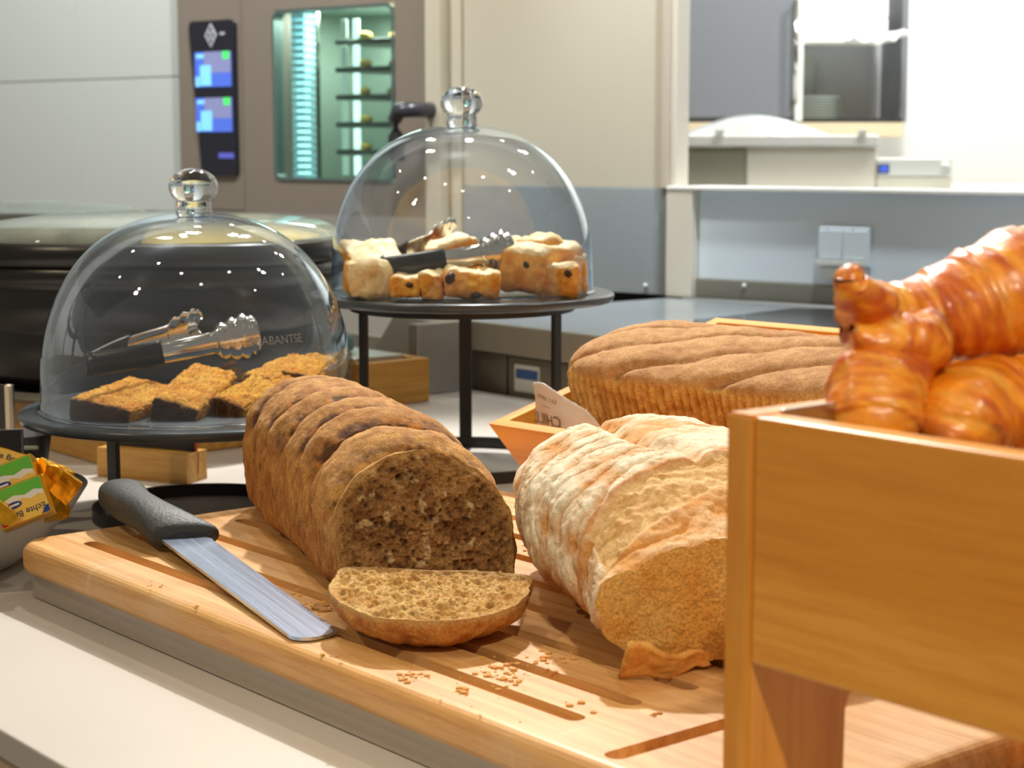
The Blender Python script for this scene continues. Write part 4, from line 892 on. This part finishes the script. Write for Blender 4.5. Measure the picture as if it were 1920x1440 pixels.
def quadframe(a, b, d, thick):   # a near-left, b near-right, d far-left (top face corners)
    a, b, d = Vector(a), Vector(b), Vector(d); ex = (b - a).normalized(); ey = (d - a); Lx = (b - a).length; ey = (ey - ex * ey.dot(ex)); Ly = ey.length; ey.normalize(); ez = ex.cross(ey)
    c_ = (a + b) / 2 + ey * Ly / 2 - ez * thick / 2; return frame(c_, ex, ey, ez), Lx, Ly
ptL = .110
for i, (pa, pb, pd, lab) in enumerate([
        ((127, 744, 1.552), (243, 768, 1.535), (190, 692, 1.66), 'spice cake slice at the left end of the row, under the tong grips'),
        ((282, 743, 1.550), (372, 768, 1.545), (345, 668, 1.665), 'second spice cake slice from the left, leaning on its neighbour'),
        ((392, 742, 1.578), (456, 764, 1.566), (452, 660, 1.69), 'third spice cake slice, partly hidden by the brown loaf crust'),
        ((452, 700, 1.640), (512, 712, 1.63), (490, 648, 1.745), 'fourth spice cake slice, standing behind the third'),
        ((522, 696, 1.655), (588, 706, 1.65), (540, 652, 1.75), 'spice cake slice at the right end under the dome')]):
    M4, Lx, Ly = quadframe(aty(pa[0], pa[1], pa[2] * 1.025), aty(pb[0], pb[1], pb[2] * 1.025), aty(pd[0], pd[1], pd[2] * 1.025), .024); cake(lab, M4, Lx, max(.07, Ly), .024, i * 3.1)
# ------------------------------------------------------------------ raisin bread pieces
def bunpiece(label, px, py, Y, sx, sy, sz, rz, rx, ry, seed, raisins, pale=0.3):
    c_ = aty(px, py, Y); t = thing('raisin_bread', label, 'bread', Matrix.Translation(c_) @ Matrix.Rotation(rz, 4, 'Z') @ Matrix.Rotation(ry, 4, 'Y') @ Matrix.Rotation(rx, 4, 'X'), 'raisin bread pieces under the tall dome')
    bm = bmesh.new(); bmesh.ops.create_cube(bm, size=1); bmesh.ops.subdivide_edges(bm, edges=bm.edges, cuts=20, use_grid_fill=True)
    V = np.array([v.co[:] for v in bm.verts]); D = np.array([sx, sy, sz]); Q = V * D; sx, sy, sz = sx * 1.12, sy * 1.1, sz * 1.12; D = np.array([sx, sy, sz]); Q = V * D; r = min(sx, sy, sz) * .24
    inner = np.clip(Q, -D / 2 + r, D / 2 - r); dv = Q - inner; l = np.linalg.norm(dv, axis=1, keepdims=True); nr_ = dv / np.maximum(l, 1e-9); Q = inner + nr_ * r
    S_ = Q + seed * 1.7; Q = Q + nr_ * (.0060 * fbm(S_, 32, 3) + .0014 * fbm(S_, 200, 3))[:, None]
    for v, q_ in zip(bm.verts, Q): v.co = q_
    me = bpy.data.meshes.new('crumb'); bm.to_mesh(me); bm.free(); ca = me.color_attributes.new('Col', 'FLOAT_COLOR', 'POINT')
    cut_ = sst(.40, .47, V[:, 2]) if pale < .6 else np.clip(sst(.3, .45, -V[:, 1]) + sst(.4, .47, V[:, 2]), 0, 1)
    n_ = fbm(S_, 90, 3); cr_ = mixc(col(224, 146, 44) * np.ones_like(Q), col(246, 190, 88) * np.ones_like(Q), np.clip(.5 + n_ * 1.2, 0, 1)); pl = mixc(col(238, 206, 142) * np.ones_like(Q), col(250, 232, 184) * np.ones_like(Q), np.clip(.5 + n_, 0, 1))
    c2_ = mixc(cr_, pl, np.clip(cut_ + .3 * n_ * (cut_ > .1), 0, 1)); cc = np.ones((len(Q), 4), np.float32); cc[:, :3] = np.clip(c2_, 0, 1); ca.data.foreach_set('color', cc.reshape(-1)); link('crumb', me, M['bun'], t, smooth=True)
    rr = random.Random(seed)
    for k in range(0 if raisins == 0 else (2 if raisins > 4 else 1)):
        bm = bmesh.new(); bmesh.ops.create_icosphere(bm, subdivisions=3, radius=.0044 if raisins > 4 else .0032)
        sq_ = .75 + .6 * rr.random()
        for v in bm.verts: v.co = Vector((v.co.x * 1.25, v.co.y * .8, v.co.z * sq_)) * (1 + .18 * math.sin(v.co.x * 1500 + k) * math.sin(v.co.z * 1700))
        o = from_bm('raisin', bm, M['raisin'], t, smooth=True); fx = (rr.random() - .5) * .7 * sx; o.location = (fx, -sy / 2 + .001, (rr.random() - .5) * .6 * sz)
        if k % 3 == 2: o.location = (fx, (rr.random() - .5) * .6 * sy, sz / 2 - .0005)
buns = [('pale crumbly piece at the left edge, lower of two stacked', 690, 523, 1.862, .040, .05, .033, .2, 0, 0, 2, .8),
        ('pale slice at the left edge, lying on the lower piece', 697, 484, 1.885, .052, .06, .020, .25, .25, 0, 2, .8),
        ('small golden piece below the tong grips', 765, 537, 1.832, .029, .035, .022, -.1, 0, 0, 1, .3),
        ('small square golden piece at the front, next to the raisin-studded one', 811, 535, 1.832, .021, .035, .025, 0, 0, 0, 0, .3),
        ('golden piece with two dark raisins at the front centre', 866, 531, 1.835, .036, .035, .028, .1, 0, .15, 5, .3),
        ('smooth yellow piece right of the raisin-studded one', 914, 533, 1.835, .025, .035, .025, -.15, 0, 0, 0, .3),
        ('orange crusted piece behind the tong tips with a raisin', 930, 505, 1.90, .05, .045, .028, .3, .2, 0, 3, .3),
        ('toasted slice standing between the tong arms', 836, 478, 1.975, .052, .020, .030, .5, .3, -.25, 3, .3),
        ('rounded orange knob of bread behind the tong arms', 876, 470, 2.02, .024, .03, .03, 0, 0, 0, 0, .3),
        ('torn piece right of centre with a raisin on top', 985, 503, 1.875, .045, .04, .042, -.3, .1, .1, 4, .3),
        ('tall piece at the right with a dark raisin', 1000, 486, 1.93, .05, .05, .045, .4, 0, 0, 3, .3),
        ('peach coloured piece towards the right edge', 1048, 492, 1.92, .038, .045, .040, .2, .1, 0, 1, .3),
        ('pale-bottomed piece at the front right', 1048, 526, 1.875, .036, .035, .032, -.2, 0, 0, 1, .3),
        ('thin upright sliver of bread at the right edge of the dome', 1090, 513, 1.92, .010, .045, .036, -.1, 0, 0, 0, .3)]
for i, b in enumerate(buns): bunpiece('raisin bread, ' + b[0], *b[1:10], i + 11, b[10], b[11])
# ------------------------------------------------------------------ bread knife
k0 = at(345, 1008, .055); k1 = at(600, 1196, .047); ka = (k1 - k0); KL = ka.length; ka.normalize(); ks = Vector((0, 0, 1)).cross(ka).normalized(); kz = ka.cross(ks)
t = thing('bread_knife', 'serrated bread knife with black handle lying across the board', 'knife', frame(k0, ka, ks, kz))
V = []; nb = 150; hw = .0182
for i in range(nb):
    u = i / (nb - 1); x_ = KL * u * 1.0; wl = hw * (1 - .10 * u); wr = hw * (1 - .10 * u)
    e_ = max(0, (u - .955) / .045); sh = math.sqrt(max(0, 1 - e_ ** 2)) if e_ < 1 else 0; ser = .0011 * abs(math.sin(x_ * PI / .0055)) if .05 < u < .96 else 0
    y0_ = -wr * (.35 + .65 * sh) if True else 0; y1_ = (wl - ser) * (.2 + .8 * sh)
    V += [(x_, y0_, .0011), (x_, y1_ - .004, .0011), (x_, y1_, .0), (x_, y1_ - .004, -.0009), (x_, y0_, -.0011)]
Fc = []
for i in range(nb - 1):
    for j in range(5): Fc.append((i * 5 + j, i * 5 + (j + 1) % 5, (i + 1) * 5 + (j + 1) % 5, (i + 1) * 5 + j))
Fc += [tuple(range(5)), tuple((nb - 1) * 5 + j for j in reversed(range(5)))]
mesh('blade', V, Fc, M['blade'], t)
hp = [(345, 1010, .055), (315, 985, .062), (282, 965, .066), (248, 948, .068), (222, 930, .069), (205, 918, .068)]
inv = frame(k0, ka, ks, kz).inverted()
HC_ = [inv @ at(*p) for p in hp]; hw_ = [.0275, .0205, .0165, .0170, .0195, .0150]; hh_ = [.0095, .0115, .0125, .0130, .0130, .0095]; hoff = [.004, .0, -.001, .0, .003, .006]
ring = 28; n = 60; Pk = np.zeros((n, ring, 3)); tt = np.linspace(0, len(HC_) - 1, n); arr = np.array([p[:] for p in HC_]); cc_ = np.stack([np.interp(tt, range(6), arr[:, k]) for k in range(3)], -1)
for _ in range(10): cc_[1:-1] = (cc_[:-2] + cc_[1:-1] * 2 + cc_[2:]) / 4
wv = np.interp(tt, range(6), hw_); hv = np.interp(tt, range(6), hh_); ov = np.interp(tt, range(6), hoff)
for _ in range(6):
    for q_ in (wv, hv, ov): q_[1:-1] = (q_[:-2] + q_[1:-1] * 2 + q_[2:]) / 4
ee = np.ones(n); ee[:4] = [.55, .85, .95, .99]; ee[-7:] = [.99, .96, .9, .8, .66, .46, .1]
for i in range(n):
    for j in range(ring):
        a = 2 * PI * j / ring; cs_, sn_ = math.cos(a), math.sin(a); sg = lambda v, p_: math.copysign(abs(v) ** p_, v)
        Pk[i, j] = cc_[i] + np.array([0, ov[i] + wv[i] * ee[i] * sg(cs_, .8), hv[i] * ee[i] * sg(sn_, .8)])
Pk[:, :, 0] += (Pk[:, :, 1] * .15) * sst(12, 0, np.arange(n))[:, None]
grid('handle', Pk, M['handle'], t); mesh('handle_face', [tuple(p) for p in Pk[0]], [tuple(range(ring))], M['handle'], t)
# ------------------------------------------------------------------ crumbs
def crumbs(name, label, spots, m_, size):
    bm = bmesh.new(); rr = random.Random(3)
    for (px, py, n_, sp) in spots:
        for _ in range(n_):
            p = at(px + rr.gauss(0, sp), py + rr.gauss(0, sp * .4), BT); r_ = size * (.4 + rr.random() ** 2 * 1.4); q_ = bmesh.ops.create_icosphere(bm, subdivisions=1, radius=r_)
            for v in q_['verts']: v.co = Vector((v.co.x * (1 + .7 * rr.random()), v.co.y, v.co.z * .6)) + p + Vector((0, 0, r_ * .35))
    o = from_bm(name, bm, m_); tag(o, label, 'crumbs', kind='stuff'); return o
crumbs('crumbs', 'golden bread crumbs scattered over the board', [(945, 1262, 70, 34), (775, 1268, 30, 16), (865, 1295, 12, 12), (1040, 1240, 26, 26), (1080, 1318, 4, 14), (1112, 1336, 3, 4), (600, 1140, 30, 16), (540, 1110, 12, 20), (280, 1105, 6, 18), (365, 1138, 3, 4), (1228, 1340, 4, 8), (1280, 1250, 6, 30), (985, 1030, 6, 20), (900, 1330, 8, 60), (700, 1240, 8, 40)], plain('crumb_gold', (214, 158, 84), .8), .0011)
crumbs('crumb_heap', 'small heap of torn brown crumb beside the cut loaf foot', [(604, 1142, 60, 7)], plain('crumb_brown', (168, 122, 74), .9), .0019)
# ------------------------------------------------------------------ butter bowl
bc_ = (-.47, 1.47)
t = thing('butter_bowl', 'pale stoneware bowl with dark speckled inside, full of butter portions', 'bowl', Matrix.Translation((bc_[0], bc_[1], 0)))
rz_ = .066
lathe('bowl_outside', [(.0005, .001), (.055, .001), (.060, .004), (.085, .026), (.106, .048), (.117, rz_ - .001), (.1175, rz_)], M['bowl'], t, n=96)
lathe('bowl_inside', [(.1175, rz_), (.1145, rz_ + .0004), (.112, rz_ - .004), (.098, .044), (.07, .02), (.0005, .012)], M['bowlin'], t, n=96)
def butter(label, c_, tdir, up, kind, size=(.050, .034, .013)):
    # local x = text direction, y = text up, z = face normal
    ex = Vector(tdir).normalized(); ey = Vector(up); ey = (ey - ex * ey.dot(ex)).normalized(); ez = ex.cross(ey)
    t = thing('butter_portion', label, 'butter', frame(c_, ex, ey, ez), 'wrapped butter portions in the bowl'); sx, sy, sz = size
    bm = bmesh.new(); bmesh.ops.create_cube(bm, size=1); bmesh.ops.subdivide_edges(bm, edges=bm.edges, cuts=8, use_grid_fill=True)
    V = np.array([v.co[:] for v in bm.verts]); Q = V * np.array([sx, sy, sz]); endk = np.clip(np.abs(V[:, 0]) * 2, 0, 1) ** 8
    Q += (.0007 if kind == 'foil' else .0003) * np.stack([fbm(Q + 3 + c_[0], 120, 2), fbm(Q + 9, 120, 2), fbm(Q + 30 + c_[1], 120, 2)], -1) * (1 + 1.2 * endk)[:, None]
    if kind == 'foil': Q[:, 2] *= 1 - .35 * endk; 
    for v, q_ in zip(bm.verts, Q): v.co = q_
    from_bm('foil_wrapper', bm, M['gold'] , t)
    z_ = sz / 2 + .0006
    if kind == 'print':
        box('printed_face', -sx / 2 + .001, sx / 2 - .001, -sy / 2 + .001, sy / 2 - .001, z_ - .0006, z_, M['yellow'], t, bev=0)
        def pol(nm, pts, m_, h): bm = bmesh.new(); extrude_poly(bm, [(a * sx, -b * sy) for a, b in pts], z_, z_ + h); from_bm(nm, bm, m_, t)
        pol('cloud_print', [(-.45, .0), (-.35, .06), (-.2, .0), (-.05, .08), (.12, .02), (.28, .1), (.45, .05), (.45, .3), (-.45, .3)], M['whitep'], .0001)
        pol('meadow_print', [(-.47, .12), (-.3, .2), (-.1, .14), (.1, .22), (.3, .16), (.47, .24), (.47, .46), (-.47, .46)], M['green'], .0002)
        pol('oval_badge', [(.14 + .15 * math.cos(a), -.02 + .085 * math.sin(a)) for a in np.linspace(0, 2 * PI, 16, endpoint=False)], M['blue'], .0003)
        pol('badge_stripe', [(.04, -.045), (.24, -.045), (.24, .005), (.04, .005)], M['whitep'], .0004)
        pol('red_mark', [(.36, -.46), (.47, -.46), (.47, -.3), (.36, -.3)], M['red'], .0002); pol('blue_mark', [(-.47, -.46), (-.30, -.46), (-.42, -.3), (-.47, -.28)], M['blue'], .0002)
        text('lettering', 'Echte Boter', sx * .175, Matrix.Translation((0, .27 * sy, z_ + .0002)), M['navy'], t, .0001)
    return t
# text runs right-to-left and downward in the photo: the packs lie upside down
def bw(px, py, Y): return aty(px, py, Y)
tdir = (-.90, -.12, -.34); upv = (.36, -.42, -.80)
butter('printed butter portion lowest in front, upside-down blue lettering', bw(44, 944, 1.39), tdir, (.30, -.35, -.86), 'print', (.041, .032, .012))
butter('printed butter portion behind the lowest one, half covered', bw(24, 908, 1.415), tdir, (.30, -.35, -.86), 'print', (.044, .034, .013))
butter('gold foil butter portion with folded end, left of the rightmost', bw(88, 908, 1.43), (-.5, .0, -.8), (-.6, -.7, .4), 'foil', (.036, .028, .016))
butter('gold foil butter portion at the right rim of the bowl', bw(110, 920, 1.42), (.62, .1, .75), (-.6, -.5, .5), 'foil', (.032, .020, .013))
butter('green and gold butter portion at the back of the pile', bw(4, 878, 1.46), (.9, .1, -.3), (.2, .5, .8), 'print', (.04, .03, .013))
butter('small gold foil corner peeping behind the printed portions', bw(66, 897, 1.455), (.5, 0, .8), (-.5, .7, .4), 'foil', (.026, .022, .013))
butter('gold foil butter portion at the left front rim', bw(0, 956, 1.375), (.7, .1, -.6), (-.3, -.8, .5), 'foil', (.026, .026, .012))
butter('gold foil butter portion under the printed ones', bw(78, 935, 1.42), (.4, .3, -.8), (-.8, .2, .3), 'foil', (.04, .03, .014))
# ------------------------------------------------------------------ card holders, cup
b0 = at(352, 908, 0); b1 = at(183, 893, 0)
ax = (b0 - b1); Lb = ax.length; ax.normalize(); ay = Vector((0, 0, 1)).cross(ax)
t = thing('card_holder', 'oak block card holder with black card behind the low stand', 'card holder', frame(b1, ax, ay, Vector((0, 0, 1))))
bh = .031; bd = .036
bm = bmesh.new(); extrude_poly(bm, [(0, 0), (bd, 0), (bd, bh), (bd * .60, bh), (bd * .56, .008), (bd * .50, .008), (bd * .54, bh), (0, bh)], 0, Lb, 'x'); from_bm('block', bm, M['oakb'], t)
o = box('black_card', .012, Lb - .004, -.0008, .0008, 0, .075, M['card'], t, bev=0); o.matrix_local = Matrix.Translation((0, bd * .53, .009)) @ Matrix.Rotation(-.06, 4, 'X')
o = box('card_edge', Lb - .0039, Lb - .001, -.0009, .0009, 0, .075, M['orange'], t, bev=0, label='orange card edge'); o.matrix_local = Matrix.Translation((0, bd * .53, .009)) @ Matrix.Rotation(-.06, 4, 'X')
t = thing('sign_card', 'plain black sign card standing behind the butter bowl', 'sign', Matrix.Translation((0, 0, 0)))
p0, p1 = aty(-60, 885, 1.62), aty(45, 885, 1.62); zt_ = aty(45, 806, 1.62).z
box('card', p0.x, p1.x, 1.62, 1.6235, p0.z - .05, zt_, M['card'], t, bev=.0005); box('foot_slot', p0.x + .01, p1.x - .004, 1.608, 1.636, .0005, .02, M['card'], t); box('card_rim', p1.x - .0012, p1.x, 1.6190, 1.62, p0.z - .05, zt_, M['greycab'], t, bev=0); t.children[0].name = 'card'
t = thing('grey_cup', 'tapered grey metal cup with pale clip behind the sign card', 'cup', Matrix.Translation((-.465, 1.69, 0)))
lathe('cup_body', [(.0005, .001), (.018, .001), (.030, .077), (.0285, .077), (.017, .003), (.0005, .003)], M['greycup'], t, n=40); box('clip', .006, .026, -.031, -.028, .066, .070, M['white'], t)
# ------------------------------------------------------------------ chafing dish and risers
CH = (-.44, 2.24)
t = thing('chafing_dish', 'large black soup chafing dish with steamed-up glass lid', 'chafing dish', Matrix.Translation((CH[0], CH[1], 0)))
def sq(name, prof, m_, n=96, e=3.2, sx=1, sy=1):
    V = []; Fc = []
    for r, z in prof:
        for i in range(n):
            a = 2 * PI * i / n; c_, s_ = math.cos(a), math.sin(a); V.append((r * sx * math.copysign(abs(c_) ** (2 / e), c_), r * sy * math.copysign(abs(s_) ** (2 / e), s_), z))
    for j in range(len(prof) - 1):
        for i in range(n): Fc.append((j * n + i, j * n + (i + 1) % n, (j + 1) * n + (i + 1) % n, (j + 1) * n + i))
    return mesh(name, V, Fc, m_, t, smooth=True)
R_ = .235; zr_ = .237
sq('rim', [(R_ - .03, zr_), (R_ - .004, zr_), (R_, zr_ - .003), (R_, zr_ - .022), (R_ - .006, zr_ - .026)], M['enamel'], e=2.6)
sq('body', [(R_ - .008, zr_ - .026), (R_ - .004, zr_ - .030), (R_ - .004, zr_ - .044), (R_ - .014, zr_ - .050), (R_ - .012, zr_ - .054), (R_ - .014, zr_ - .095), (R_ - .020, zr_ - .099), (R_ - .020, zr_ - .104), (R_ - .018, zr_ - .108), (R_ - .03, .085), (R_ - .05, .066), (.001, .066)], M['enamel'], e=2.6)
sq('base_frame', [(R_ - .03, .066), (R_ - .028, .060), (R_ - .03, .054), (.001, .054)], steel('frame_steel', (150, 142, 126), .3), e=2.6)
sq('glass_lid', [(R_ - .008, zr_ + .001), (R_ - .014, zr_ + .008), (R_ - .035, zr_ + .017), (R_ - .09, zr_ + .024), (.001, zr_ + .027)], M['lidglass'], e=2.6)
V = sq('scrambled_egg', [(R_ - .035, zr_ - .002), (.14, zr_ + .010), (.001, zr_ + .016)], M['egg'], e=2.6)
for v in V.data.vertices:
    if v.co.x < .0: v.co.z -= .05
bm = bmesh.new(); tube(bm, [(R_ * .94, -.05, zr_ - .035), (R_ + .025, -.045, zr_ - .035), (R_ + .03, 0, zr_ - .035), (R_ + .025, .045, zr_ - .035), (R_ * .94, .05, zr_ - .035)], .006, 10); from_bm('side_handle', bm, M['steel'], t, smooth=True)
t = thing('chafing_dish', 'second steel lid rising behind the black chafing dish, far left', 'chafing dish', Matrix.Translation((-.80, 2.78, 0)))
sq('lid', [(.24, .235), (.238, .242), (.20, .253), (.12, .260), (.001, .262)], M['lidglass'], e=2.6); sq('body', [(.24, .235), (.235, .06), (.001, .06)], M['enamel'], e=2.6)
t = thing('chafing_riser', 'long oak riser board under the black chafing dish', 'riser', frame(Vector((-.56, 2.085, 0)), e1, e2, Vector((0, 0, 1))))
rx0 = -.10
box('front_board', -.20, .17, 0, .016, .0005, .053, M['oakb'], t); box('rear_board', -.20, .17, .34, .356, .0005, .053, M['oakb'], t); box('side_board', .154, .17, .0165, .339, .0005, .053, M['oakb'], t)
box('side_board', -.20, -.184, .0165, .339, .0005, .053, M['oakb'], t); box('cross_bar', .02, .034, .0165, .339, .01, .052, M['oakb'], t)
t = thing('menu_stand', 'dark menu card with pale wooden upright at the far left', 'sign', Matrix.Translation((0, 0, 0)))
a_, b_ = aty(-40, 800, 1.86), aty(11, 800, 1.86); zt_ = aty(11, 722, 1.86).z
box('card', a_.x, b_.x, 1.86, 1.864, .0005, zt_, M['card'], t, bev=0); c3 = aty(26, 800, 1.86)
box('wood_upright', b_.x + .0003, c3.x - .0022, 1.857, 1.867, .0005, zt_, M['pale'], t); box('metal_edge', c3.x - .002, c3.x, 1.857, 1.867, .0005, zt_, M['steel'], t)
# oak box with steel pan behind the tall stand
q1_ = at(794, 751, 0)
t = thing('oak_box', 'oak box holding a low steel pan, behind the sliced loaf', 'box', frame(q1_, -e2, e1, Vector((0, 0, 1))) )
oh = aty(794, 669, q1_.y).z
bxl = .115
for (nm, a, b, c_, d_) in (('front_panel', 0, bxl, 0, .014), ('rear_panel', 0, bxl, -.20, -.186), ('end_panel', 0, .014, -.1855, -.0005), ('end_panel', bxl - .014, bxl, -.1855, -.0005)): box(nm, a, b, c_, d_, .0005, oh, plain('x', (1, 1, 1)) if False else M['oakb'], t)
box('steel_pan', .03, bxl - .003, -.18, -.004, oh - .03, oh + .006, M['steel'], t, bev=.003)
box('oven_glove', .07, .10, -.10, -.06, oh + .007, oh + .03, plain('teal_cloth', (110, 150, 150), .8), t, bev=.006)
